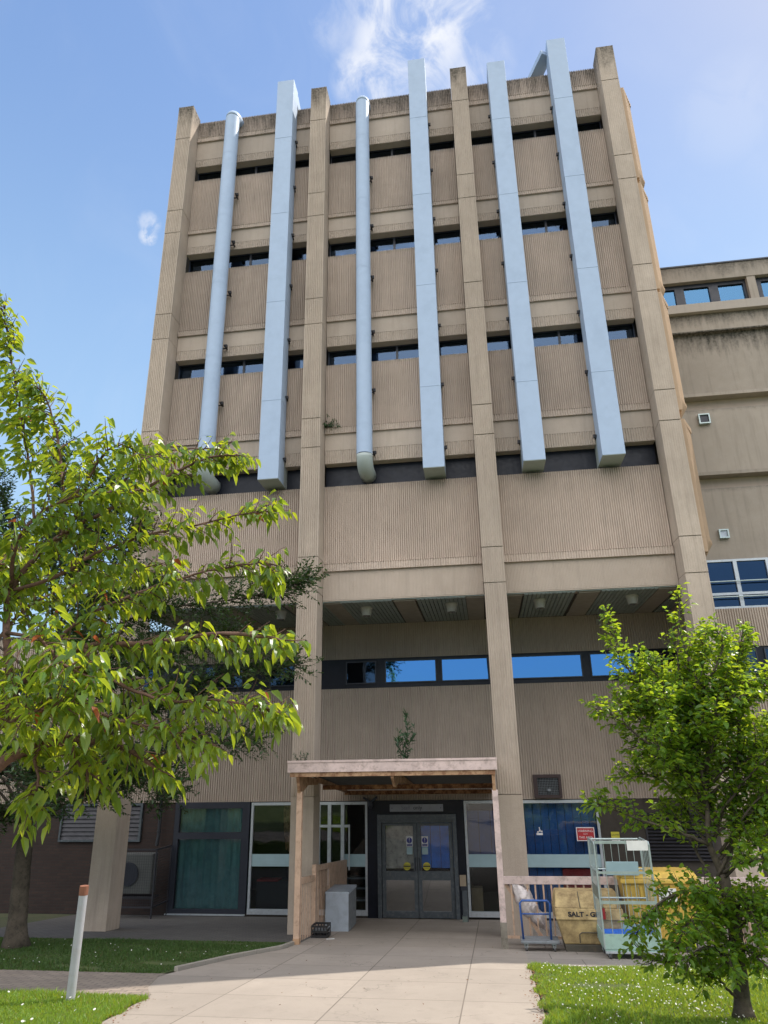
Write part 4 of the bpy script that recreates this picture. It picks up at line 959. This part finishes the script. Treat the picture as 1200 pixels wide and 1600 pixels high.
# side hinged left panel
def panel(xa, xb, ya, yb, za, zb_, nb, hz, r=.009, fr_=.016):
    mb = MB(); a, b = Vector((xa, ya, 0)), Vector((xb, yb, 0))
    def P_(t, z): q = a.lerp(b, t); return (q.x, q.y, z)
    mb.tube([P_(0, za), P_(0, zb_-.03), P_(.04, zb_), P_(.96, zb_), P_(1, zb_-.03), P_(1, za)], fr_, 8)
    for z in hz: mb.tube([P_(0, z), P_(1, z)], fr_*.8, 6)
    for k in range(1, nb): mb.tube([P_(k/nb, za), P_(k/nb, zb_)], r*.6, 5, caps=False)
    return mb
part('left_side', panel(x0, x0, y0, y1, zb, zt, 6, (1.5,)), 'galv', c)
part('right_side', panel(x1, x1, y0, y1, zb, zt, 6, (1.2,)), 'galv', c)
part('back_side', panel(x0, x1, y1, y1, zb, zt-.02, 7, (1.0, 1.45)), 'galv', c)
mb = MB(); mb.box(x0, x1, y0-.02, y0+.015, 1.03, 1.075); mb.box(x0, x1, y0-.015, y0+.012, 1.475, 1.51); mb.box(x0, x1-.2, y0-.02, y0+.02, 1.93, 1.975)
for k in range(1, 6): mb.tube([(x0+(x1-x0)*k/6, y0, .6), (x0+(x1-x0)*k/6, y0, 1.5 if k > 1 else 1.95)], .006, 5, caps=False)
part('front_gate', mb, 'galv', c)
mb = MB(); mb.box(x0, x1, y0-.012, y0, zb, zm); mb.box(x0, x1, y1, y1+.012, zb, zm); mb.box(x0-.006, x0+.006, y0, y1, zb, zm); mb.box(x1-.006, x1+.006, y0, y1, zb, zm); mb.box(x0, x1, y0, y1, zb-.03, zb)
part('base_tray', mb, 'mint', c)
mb = MB(); mb.box(x0+.012, x1-.012, y0+.012, y1-.012, zb+.01, zm-.075); part('blue_liner', mb, 'bluelin', c)
mb = MB(); mb.box(x0-.012, x0-.004, y0+.03, y1-.03, 1.08, 1.26); part('side_plate', mb, 'olive', c)
mb = MB(); mb.box(x1-.36, x1-.02, y0-.03, y0-.022, 1.83, 1.98); lp = part('label_plate', mb, 'white', c)
mb = MB(); mb.box(x0, x1, y0-.02, y0+.02, zb-.06, zb-.03); part('lower_edge', mb, 'alu', c)
for x, y in ((x0+.07, y0+.06), (x1-.07, y0+.06), (x0+.07, y1-.06), (x1-.07, y1-.06)): wheel(c, x, y, gz(y), .055, .035)
# yellow wheeled bin
c = thing('yellow_bin', 'large yellow wheeled bin behind the wheeled cage and the right tree', 'wheeled bin', (11.7, -1.5, .15))
mb = MB(); hexa(mb, (11.15, 12.15, -1.72, -1.25), (11.05, 12.28, -1.85, -1.18), .28, 1.22); part('body', mb, 'ybin', c, bevel=.03)
mb = MB()
for k in range(7): hexa(mb, (11.22+.14*k, 11.26+.14*k, -1.735, -1.70), (11.16+.16*k, 11.2+.16*k, -1.868, -1.83), .34, 1.18)
part('rib', mb, 'ybin', c)
mb = MB(); mb.box(11.0, 12.33, -1.9, -1.15, 1.22, 1.30); part('rim', mb, 'ybin', c, bevel=.02)
mb = MB(); hexa(mb, (11.0, 12.33, -1.91, -1.14), (11.05, 12.28, -1.75, -1.2), 1.302, 1.40); part('lid', mb, 'ybin', c, bevel=.03)
mb = MB(); mb.box(11.62, 11.92, -1.875, -1.862, .95, 1.15); part('label', mb, 'white', c)
for x in (11.25, 12.05): wheel(c, x, -1.62, gz(-1.62), .07, .04)
mb = MB(); mb.xbox((11.05, -1.95, 1.47), (.55, .012, .22), Euler((.1, 0, 0)).to_matrix()); tag(part('mint_board', mb, 'band', bevel=.01), 'pale mint board propped on top of the yellow bin lid', 'board')
# bollard (leaning post)
c = thing('bollard', 'leaning white post with rusty top on the sunlit grass at lower left', 'post', (3.88, -7.06, gz(-7.06)))
a, b = Vector((3.87, -7.06, gz(-7.06)-.03)), Vector((3.90, -7.10, 1.84))
mb = MB(); mb.tube([a, b], .051, 20); part('pole', mb, 'polewhite', c, smooth=False); mb = MB(); mb.tube([b, b+(b-a).normalized()*.1], [.0525, .0525], 20); part('rusty_top', mb, 'polerust', c)
# wall and hedge across the road behind the viewer (seen only as reflections)
mb = MB(); mb.box(-30, 45, -34.4, -34, 1.6, 5.2); tag(part('boundary_wall', mb, 'stone'), 'long rubble stone wall facing the tower, seen reflected in the doors', 'wall')
# ---------------------------------------------------------------- foliage
class Leaves:
    def __init__(s): s.v = []; s.f = []
    def leaf(s, p, d, n, l, w, droop=.25):
        """an ovate leaf folded along its rib: p base, d direction, n up-side normal"""
        d = d.normalized(); sd = d.cross(n)
        if sd.length < 1e-4: sd = d.cross(Vector((1, 0, .3)))
        sd.normalize(); n = sd.cross(d)
        b = len(s.v); fold = .22
        g = Vector((0, 0, -1))
        def P(t, u): return tuple(p + d*(l*t) + sd*(w*u) + n*(abs(u)*w*fold*2) + g*(droop*l*t*t))
        s.v += [tuple(p), P(.28, -.46), P(.26, 0), P(.28, .46), P(.62, -.38), P(.64, 0), P(.62, .38), P(1, 0)]
        s.f += [(b, b+2, b+1), (b, b+3, b+2), (b+1, b+2, b+5, b+4), (b+2, b+3, b+6, b+5), (b+4, b+5, b+7), (b+5, b+6, b+7)]
    def small(s, p, d, n, l, w):
        d = d.normalized(); sd = d.cross(n)
        if sd.length < 1e-4: sd = d.cross(Vector((1, 0, .3)))
        sd.normalize(); n2 = sd.cross(d); b = len(s.v)
        s.v += [tuple(p), tuple(p+d*l*.45-sd*w*.5+n2*w*.15), tuple(p+d*l*.5), tuple(p+d*l*.45+sd*w*.5+n2*w*.15), tuple(p+d*l)]
        s.f += [(b, b+2, b+1), (b, b+3, b+2), (b+1, b+2, b+4), (b+2, b+3, b+4)]
def rv(s=1): return Vector((random.gauss(0, s), random.gauss(0, s), random.gauss(0, s)))
def bez(pts, n):
    """smooth polyline through control points"""
    P = [Vector(p) for p in pts]; P = [P[0]*2-P[1]]+P+[P[-1]*2-P[-2]]; out = []
    for i in range(1, len(P)-2):
        for k in range(n):
            t = k/n; a, b, c, d = P[i-1], P[i], P[i+1], P[i+2]
            out.append(.5*((2*b)+(c-a)*t+(2*a-5*b+4*c-d)*t*t+(3*b-a-3*c+d)*t**3))
    out.append(P[-2]); return out
def twig_leaves(Lv, wood, start, d, length, nleaf, ll, style, r0=.006, grav=.25):
    n = 5; pts = [start.copy()]; d = d.normalized(); p = start.copy()
    for i in range(n):
        d = (d + rv(.12) + Vector((0, 0, -grav*.12 if style == 'cherry' else .05))).normalized(); p = p + d*(length/n); pts.append(p.copy())
    wood.tube(pts, [r0*(1-.75*i/n) for i in range(n+1)], 4, caps=False)
    for k in range(nleaf):
        t = (k+.7)/nleaf; i = min(n-1, int(t*n)); q = pts[i].lerp(pts[i+1], t*n-i); dd = (pts[i+1]-pts[i]).normalized()
        side = dd.cross(Vector((0, 0, 1)));
        if side.length < .1: side = Vector((1, 0, 0))
        side.normalize(); s_ = 1 if k % 2 else -1
        L_ = ll*random.uniform(.65, 1.15)*(1-.2*t if k < nleaf-1 else 1)
        if style == 'cherry':
            ld = (side*s_*.75 + dd*.55 + Vector((0, 0, -.75)) + rv(.22)); nn = (Vector((0, 0, 1))*.6+side*s_*.5+rv(.3))
            q2 = q + ld.normalized()*.02
            Lv.leaf(q2, ld, nn, L_, L_*.57, .3)
        else:
            ld = (side*s_*.8 + dd*.5 + Vector((0, 0, .0)) + rv(.35)); nn = Vector((0, 0, 1))+rv(.45)
            if style == 'pear': Lv.leaf(q+ld.normalized()*.02, ld, nn, L_, L_*.68, .25)
            else: Lv.small(q, ld, nn, L_, L_*.42)
def build_tree(name, label, limbs, radii, leafm_, barkm, style, tw_per_m, tw_len, nleaf, ll, start_frac, spread=1.0, loc=None, extra=None, bias=Vector((0, 0, 0)), cat='tree'):
    wood = MB(); Lv = Leaves(); trunkmb = MB()
    root = limbs['T'][0]
    t = thing(name, label, cat, root)
    for k, pts in limbs.items():
        ra, rb = radii.get(k, radii['*']); P = bez(pts, 5); n = len(P)
        rr = [ra+(rb-ra)*(i/(n-1))**.7 for i in range(n)]
        if k == 'T':
            rr[0] *= 1.45; rr[1] *= 1.15
        trunkmb.tube([p+rv(.004) for p in P], rr, 10 if ra > .03 else 6)
        if k == 'T': continue
        ln = sum((P[i+1]-P[i]).length for i in range(n-1)); cnt = max(2, int(ln*tw_per_m)); sf = start_frac.get(k, start_frac['*'])
        for j in range(cnt):
            u = sf+(1-sf)*(j+random.random())/cnt; x = min(n-1.001, u*(n-1)); i = int(x); q = P[i].lerp(P[i+1], x-i); dd = (P[i+1]-P[i]).normalized()
            side = rv(1); side -= dd*side.dot(dd); side.normalize()
            tl = tw_len*random.uniform(.5, 1.25)*(1.15-.55*u)
            twig_leaves(Lv, wood, q, dd*.55+side*spread*.9+Vector((0, 0, .15))+bias, tl, max(3, int(nleaf*tl/tw_len)), ll, style)
        twig_leaves(Lv, wood, P[-1], P[-1]-P[-2], tw_len*.6, nleaf, ll, style)
    if extra: extra(wood, Lv)
    part('trunk', trunkmb, barkm, t, smooth=True)
    part('twigs', wood, barkm, t, smooth=True, fix=False)
    mb = MB(); mb.v = Lv.v; mb.f = Lv.f; part('crown', mb, leafm_, t, fix=False)
    print(name, 'leaves', len(Lv.v)//8); return t
# limb skeletons of the two near trees (metres)
CH={
'T':[(4.77, -11.06, 1.89), (4.86, -11.12, 2.49), (4.98, -11.15, 2.93), (5.15, -11.14, 3.24)],
'A':[(4.98, -11.15, 2.93), (5.39, -11.08, 3.32), (5.6, -11.06, 3.42), (5.91, -11.1, 3.48), (6.36, -11.19, 3.41), (6.62, -11.17, 3.28)],
'B':[(5.0, -11.13, 2.97), (5.21, -11.09, 3.47), (5.34, -11.0, 3.82), (5.51, -11.0, 4.02), (5.86, -11.01, 4.15), (6.4, -11.06, 4.15), (7.01, -11.11, 4.19), (7.43, -11.08, 4.13), (7.6, -11.03, 4.05)],
'C':[(5.34, -11.0, 3.82), (5.19, -10.98, 4.28), (5.11, -10.92, 4.63), (5.24, -10.83, 4.97), (5.41, -10.7, 5.21), (5.75, -10.61, 5.44), (6.14, -10.51, 5.73), (6.52, -10.45, 5.92), (6.74, -10.36, 5.96)],
'D':[(5.51, -11.0, 4.02), (5.72, -10.98, 4.31), (5.99, -10.94, 4.48), (6.35, -10.85, 4.64), (6.79, -10.77, 4.77), (7.17, -10.74, 4.81), (7.22, -10.72, 4.73)],
'E':[(5.11, -10.92, 4.63), (5.54, -10.98, 4.72), (5.81, -10.92, 4.91), (6.14, -10.85, 5.05), (6.54, -10.77, 5.15), (6.92, -10.61, 5.29), (7.14, -10.53, 5.33)],
'F':[(5.86, -11.01, 4.15), (6.23, -11.14, 3.87), (6.64, -11.16, 3.72), (6.99, -11.12, 3.72), (7.28, -11.12, 3.67), (7.41, -11.08, 3.63)],
'G':[(5.24, -10.83, 4.97), (5.03, -10.73, 5.51), (4.88, -10.72, 6.02), (4.7, -10.73, 6.55), (4.52, -10.75, 7.12), (4.44, -10.82, 7.52)],
'H':[(5.38, -10.73, 5.13), (5.32, -10.77, 5.59), (5.19, -10.74, 6.05), (5.08, -10.81, 6.41), (5.0, -10.87, 6.54)],
'I':[(5.41, -10.7, 5.21), (5.63, -10.92, 5.45), (5.75, -10.96, 5.72), (5.89, -10.88, 5.89), (6.13, -10.86, 5.73)],
'J':[(5.6, -11.06, 3.42), (5.77, -11.19, 3.23), (5.81, -11.28, 3.05), (5.83, -11.27, 2.94)],
'K':[(5.91, -11.1, 3.48), (6.07, -11.24, 3.33), (6.23, -11.26, 3.23), (6.3, -11.22, 3.11)],
'M':[(5.51, -11.0, 4.02), (5.89, -11.23, 3.8), (6.31, -11.33, 3.61), (6.66, -11.26, 3.53), (6.93, -11.14, 3.44)],
'N':[(5.21, -11.09, 3.47), (4.87, -10.85, 4.01), (4.58, -10.83, 4.81), (4.4, -10.72, 5.55), (4.32, -10.53, 6.15)],
'O':[(4.87, -10.85, 4.01), (4.95, -10.54, 4.53), (5.1, -10.19, 4.83), (5.36, -9.91, 5.01), (5.9, -9.85, 5.12)],
'Q':[(5.19, -10.98, 4.28), (5.89, -11.59, 4.11), (6.2, -11.74, 3.91), (6.42, -11.73, 3.82)],
'R':[(5.21, -11.09, 3.47), (5.8, -11.65, 3.57), (6.11, -11.8, 3.63), (6.31, -11.79, 3.66)],
'S':[(5.75, -10.61, 5.44), (5.81, -10.58, 5.73), (5.98, -10.48, 5.97), (6.28, -10.33, 6.08), (6.6, -10.2, 6.09)],
'U':[(5.11, -10.92, 4.63), (5.35, -11.24, 4.97), (5.56, -11.21, 5.23), (5.87, -11.12, 5.35), (6.16, -10.96, 5.43)],
}
PR={
'T':[(11.3, -6.95, 0.74), (11.32, -6.96, 1.15), (11.35, -6.97, 1.62), (11.32, -7.01, 1.87), (11.3, -7.01, 2.09)],
'A':[(11.3, -7.01, 2.09), (11.2, -7.08, 2.38), (11.23, -7.09, 2.77), (11.2, -7.19, 3.17), (11.12, -7.17, 3.73), (11.16, -7.18, 4.46), (11.28, -7.21, 5.11)],
'B':[(11.3, -7.01, 2.09), (11.5, -6.96, 2.43), (11.62, -6.89, 2.89), (11.76, -6.94, 3.51), (11.82, -6.96, 4.09), (11.98, -7.01, 4.69)],
'C':[(11.2, -7.08, 2.38), (10.86, -7.2, 2.52), (10.47, -7.22, 2.65), (10.13, -7.27, 2.78), (10.0, -7.25, 2.82)],
'D':[(11.23, -7.09, 2.77), (11.02, -7.24, 3.18), (10.64, -7.26, 3.46), (10.32, -7.3, 3.74), (10.13, -7.27, 3.84)],
'E':[(11.2, -7.19, 3.17), (11.01, -7.03, 3.67), (10.72, -6.97, 4.12), (10.51, -6.93, 4.52), (10.45, -6.92, 4.97)],
'F':[(11.5, -6.96, 2.43), (11.76, -6.94, 2.63), (12.09, -6.94, 2.89), (12.43, -6.97, 3.29)],
'G':[(11.62, -6.89, 2.89), (11.97, -6.9, 3.3), (12.31, -6.92, 3.79), (12.5, -7.0, 4.36)],
'H':[(11.32, -7.01, 1.87), (10.97, -7.33, 1.98), (10.64, -7.46, 1.94), (10.35, -7.51, 1.77), (10.19, -7.48, 1.51)],
'I':[(11.3, -7.01, 1.27), (11.0, -7.24, 1.44), (10.64, -7.36, 1.34), (10.38, -7.41, 1.35)],
'J':[(11.28, -6.95, 0.91), (11.14, -7.07, 1.03), (11.04, -7.15, 1.14), (10.87, -7.21, 1.17)],
'K':[(11.35, -6.97, 1.62), (11.47, -7.27, 1.68), (11.63, -7.42, 1.63), (11.8, -7.48, 1.56)],
'L':[(11.3, -7.01, 2.09), (11.36, -7.55, 2.25), (11.5, -7.91, 2.35), (11.67, -8.07, 2.32)],
'M':[(11.12, -7.17, 3.73), (11.39, -7.45, 4.13), (11.54, -7.6, 4.46), (11.51, -7.59, 4.64)],
'N':[(11.23, -7.09, 2.77), (11.35, -6.4, 2.94), (11.19, -5.95, 3.16), (10.91, -5.78, 3.24)],
'O':[(11.32, -7.01, 1.87), (10.89, -7.73, 2.33), (10.53, -7.95, 2.36), (10.2, -7.99, 2.3), (10.06, -7.97, 2.13)],
'P':[(11.35, -6.97, 1.62), (10.94, -7.43, 1.76), (10.67, -7.67, 1.69), (10.56, -7.75, 1.49)],
}
random.seed(21)
CH['B'] = CH['B'][:-1]; CH['J'] = CH['J'][:3]; CH['K'] = CH['K'][:3]
CH['T'][0] = (4.72, -11.0, 1.10)
for i in range(26):          # limbs added mostly outside the picture to shade the ground at left
    th = random.uniform(0, 6.283); ph = random.uniform(-.6, .9)
    e = Vector((2.9+1.9*math.cos(th)*math.cos(ph), -11.3+2.0*math.sin(th)*math.cos(ph), 4.9+1.9*math.sin(ph)))
    b = Vector((5.0, -11.13, 3.0)).lerp(Vector((4.5, -10.8, 5.0)), random.random()); m1 = b.lerp(e, .5)+Vector((0, 0, .3))+rv(.15)
    CH['y%d' % i] = [tuple(b), tuple(m1), tuple(e)]
build_tree('cherry_tree', 'near cherry tree with drooping bright green leaves filling the left side', CH, {'T': (.13, .085), 'A': (.06, .012), 'B': (.055, .01), 'C': (.035, .008), 'N': (.045, .01), '*': (.018, .005)},
           'cherry', 'bark', 'cherry', 28, .29, 9, .104, {'*': .18, 'A': .25, 'B': .18, 'G': .3, 'N': .1, 'H': .2}, .8)
random.seed(5)
del PR['O']
for i in range(42):
    th = random.uniform(0, 6.283); ph = random.uniform(-.75, .8); rr = random.uniform(.6, 1.0)
    e = Vector((11.48+1.32*math.cos(th)*math.cos(ph)*rr, -7.05+1.1*math.sin(th)*math.cos(ph)*rr, 3.45+1.4*math.sin(ph)*rr))
    if e.z < 2.5 and e.x < 11.0: continue
    b = Vector((11.25+random.uniform(-.05, .05), -7.05, max(1.7, min(3.6, e.z-random.uniform(.5, .9))))); m1 = b.lerp(e, .5)+Vector((0, 0, .12))+rv(.08)
    PR['x%d' % i] = [tuple(b), tuple(m1), tuple(e)]
for i in range(12):
    e = Vector((random.uniform(10.6, 12.1), random.uniform(-7.4, -6.7), random.uniform(3.9, 4.75))); b = Vector((11.2, -7.1, random.uniform(3.0, 3.7)))
    PR['v%d' % i] = [tuple(b), tuple(b.lerp(e, .5)+Vector((0, 0, .1))+rv(.05)), tuple(e)]
for i in range(13):
    e = Vector((random.uniform(10.75, 12.3), random.uniform(-7.7, -6.6), random.uniform(1.15, 2.1))); b = Vector((11.34, -6.97, random.uniform(1.2, 1.8)))
    PR['w%d' % i] = [tuple(b), tuple(b.lerp(e, .5)+Vector((0, 0, .1))+rv(.05)), tuple(e)]
build_tree('pear_tree', 'small bright green tree with rounded leaves on the daisy lawn at right', PR, {'T': (.085, .06), 'A': (.042, .008), 'B': (.04, .008), 'C': (.024, .006), 'F': (.03, .01), 'J': (.02, .005), '*': (.02, .005)},
           'pear', 'barkdark', 'pear', 30, .28, 11, .088, {'*': .22, 'T': 1, 'A': .18, 'B': .18, 'J': .5, 'L': .35}, 1.0)
# dark plum tree in the building's shade
random.seed(9)
PL = {'T': [(.24, -2.7, gz(-2.7)-.03), (.16, -2.7, 1.3), (.12, -2.75, 2.6), (.05, -2.7, 3.9), (.1, -2.6, 5.2)]}
tips = [(5.6, -2.9, 6.7), (5.3, -2.6, 5.1), (4.7, -3.0, 3.75), (3.6, -2.4, 4.4), (3.3, -3.2, 3.0), (2.6, -1.8, 2.7), (2.2, -3.4, 8.0), (1.0, -2.7, 9.4), (-.4, -2.9, 10.0), (-1.8, -3.2, 9.6), (2.9, -3.6, 6.6), (-2.4, -2.3, 8.2), (-3.0, -3.5, 6.5), (-2.4, -3.6, 4.4),
        (1.6, -4.3, 5.6), (.6, -1.4, 7.0), (3.9, -1.6, 5.9), (1.5, -4.4, 3.6), (-1.5, -4.2, 5.0), (2.4, -2.9, 5.6), (-3.3, -2.4, 3.4), (.9, -4.2, 7.6), (3.3, -3.9, 5.2), (-1.4, -1.5, 3.6), (1.7, -3.2, 8.8), (-3.4, -4.4, 2.6), (-2.2, -5.0, 3.2), (-.8, -4.8, 2.8), (.2, -4.6, 2.3), (-4.6, -3.6, 3.6), (-4.4, -4.6, 5.4), (-5.0, -2.4, 4.8), (-1.6, -5.2, 4.6), (1.5, -4.0, 2.8), (-3.4, -1.0, 2.8), (-1.2, -.6, 2.6), (1.2, -.9, 3.2)]  # low tips at left: hanging leaves, widened to shade the ground
for i, tp in enumerate(tips):
    zf = min(5.2, max(2.3, tp[2]-1.6)); b = Vector((.08, -2.7, zf)); e = Vector(tp); m1 = b.lerp(e, .35)+Vector((0, 0, .35))+rv(.12); m2 = b.lerp(e, .7)+Vector((0, 0, .25))+rv(.15)
    PL['b%d' % i] = [tuple(b), tuple(m1), tuple(m2), tuple(e)]
build_tree('plum_tree', 'dark fine-leaved tree standing in the shade beside the left column of the tower', PL, {'T': (.19, .10), '*': (.035, .005)},
           'darkleaf', 'barkdark', 'plum', 42, .8, 24, .115, {'*': .28}, 1.0)
# weeds
def weed(name, label, x, y, z, h, n, ll, spread, droop=False):
    Lv = Leaves(); wd = MB()
    for k in range(n):
        d = Vector((random.gauss(0, spread), random.gauss(0, spread*.5)-.1, 1)).normalized(); p = Vector((x+random.gauss(0, .03), y, z)); hh = h*random.uniform(.45, 1)
        pts = [p]
        for i in range(5): d = (d+rv(.12)+(Vector((0, 0, -.35)) if droop else Vector((0, 0, .1)))).normalized(); p = p+d*hh/5; pts.append(p)
        wd.tube(pts, [.006-.001*i for i in range(6)], 4, caps=False)
        for j in range(int(hh/.03)+3):
            t_ = random.random()**.7*4.9; i = int(t_); q = pts[i].lerp(pts[i+1], t_-i); Lv.small(q, rv(.8)+d*.8, Vector((0, -.3, 1))+rv(.4), ll*random.uniform(.6, 1.2), ll*.3)
    t = thing(name, label, 'plant', (x, y, z)); part('stems', wd, 'barkdark', t, fix=False)
    mb = MB(); mb.v = Lv.v; mb.f = Lv.f; part('leaves', mb, 'weed', t, fix=False)
random.seed(31)
weed('buddleia_shrub', 'self-sown leafy shrub growing on top of the entrance canopy in its middle', 7.15, -.75, 3.28, 1.05, 6, .15, .2)
weed('roof_weeds', 'low dry weeds on the left end of the canopy roof by the second column', 5.05, -1.2, 3.30, .26, 9, .06, .9)
weed('roof_weeds', 'tuft of trailing weeds on the side of the second column high up', 5.06, .5, 11.85, .5, 30, .10, 1.0, True)
for o in bpy.data.objects:
    if o.name.startswith('roof_weeds') and o.location.z > 5: o.name = 'wall_weeds'

# grass as ground cover
from mathutils import noise as mnoise
def grass(name, label, mname, region, n, hmin, hmax, seed, w=.0055):
    random.seed(seed); v = []; f = []; c = 0
    while c < n:
        x, y = region()
        if x is None: continue
        c += 1
        wn = mnoise.noise(Vector((x*1.1, y*1.6, seed*3.3)))
        if wn > .34 and random.random() < (wn-.30)*4: continue
        patch = .75+.35*math.sin(x*2.1+y*1.3)*math.sin(y*2.7-x*.8)
        h = random.uniform(hmin, hmax)*patch; a = random.uniform(0, 6.283); dx, dy = math.cos(a)*w, math.sin(a)*w; lx, ly = random.gauss(0, .45)*h, random.gauss(0, .45)*h
        z = gz(y); b = len(v)
        v += [(x-dx, y-dy, z), (x+dx, y+dy, z), (x+lx*.4+dx*.7, y+ly*.4+dy*.7, z+h*.6), (x+lx*.4-dx*.7, y+ly*.4-dy*.7, z+h*.6), (x+lx, y+ly, z+h)]
        f += [(b, b+1, b+2, b+3), (b+3, b+2, b+4)]
    mb = MB(); mb.v = v; mb.f = f; o = part(name, mb, mname, loc=(0, 0, 0), fix=False)
    tag(o, label, 'grass', None, 'stuff')
def reg(xa, xb, ya, yb, test=None, pw=1.0):
    def g():
        y = yb+(ya-yb)*random.random()**pw; x = random.uniform(xa, xb)
        if test and not test(x, y): return None, None
        return x, y
    return g
grass('right_lawn', 'sunlit grass of the daisy lawn right of the path', 'grass', reg(9.22, 13.8, -3.46, -9.2, lambda x, y: x > 9.3+.06*math.sin(y*7)-.04*random.random()), 95000, .03, .085, 1)
grass('left_lawn', 'sunlit grass patch around the leaning post', 'grass', reg(1.6, 5.2, -6.72, -9.4, lambda x, y: x < path_left(y)+.03*math.sin(y*9)+.03*random.random()), 60000, .03, .09, 2)
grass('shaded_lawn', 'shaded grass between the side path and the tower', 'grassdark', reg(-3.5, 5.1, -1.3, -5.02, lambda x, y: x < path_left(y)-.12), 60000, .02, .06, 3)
# daisies
random.seed(12); Lv = Leaves()
def daisy(x, y, s):
    z = gz(y)+random.uniform(.035, .085); c = Vector((x, y, z)); k0 = random.random()*6
    up_ = (Vector((0, -.35, 1))+rv(.25)).normalized(); a = up_.cross(Vector((1, 0, 0))).normalized(); b_ = up_.cross(a)
    b = len(Lv.v)
    for k in range(8): q = c+(a*math.cos(k*.785+k0)+b_*math.sin(k*.785+k0))*s; Lv.v.append(tuple(q))
    Lv.f.append(tuple(b+k for k in range(8)))
n = 0
while n < 950:
    x, y = random.uniform(9.4, 13.6), random.uniform(-8.6, -3.6)
    if mnoise.noise(Vector((x*1.3, y*1.8, 4.2)))*1.6+random.random()*.9 < .42: continue
    daisy(x, y, random.uniform(.006, .0105)); n += 1
for k in range(45): y = random.uniform(-9, -6.8); daisy(random.uniform(1.8, path_left(y)-.1), y, random.uniform(.009, .016))
for k in range(60): y = random.uniform(-4.8, -2); daisy(random.uniform(-1, path_left(y)-.3), y, random.uniform(.008, .012))
mb = MB(); mb.v = Lv.v; mb.f = Lv.f; tag(part('daisies', mb, 'petal', loc=(0, 0, 0), fix=False), 'white daisies scattered through the lawns', 'flowers', None, 'stuff')
# dry leaves along the path edges
random.seed(14); Lv = Leaves()
for k in range(520):
    y = random.uniform(-9, -3.4); s = random.random()
    x = 9.27+random.gauss(0, .06) if s < .62 else path_left(y)+random.gauss(.08, .07)
    if s >= .62 and y > -6.6: continue
    Lv.small(Vector((x, y, gz(y)+random.uniform(.008, .02))), Vector((random.gauss(0, 1), random.gauss(0, 1), random.gauss(0, .15))), Vector((0, 0, 1))+rv(.3), random.uniform(.02, .045), random.uniform(.012, .022))
for k in range(90):
    y = random.uniform(-9.5, 2.5); x = random.uniform(path_left(y)+.1, 9.2)
    Lv.small(Vector((x, y, gz(y)+random.uniform(.006, .014))), Vector((random.gauss(0, 1), random.gauss(0, 1), random.gauss(0, .12))), Vector((0, 0, 1))+rv(.2), random.uniform(.015, .04), random.uniform(.01, .02))
mb = MB(); mb.v = Lv.v; mb.f = Lv.f; tag(part('leaf_litter', mb, 'litter', loc=(0, 0, 0), fix=False), 'dry brown leaves along the path edges', 'leaf litter', None, 'stuff')

S.render.engine = 'CYCLES'
S.cycles.max_bounces = 8; S.cycles.transparent_max_bounces = 16
S.cycles.use_denoising = True
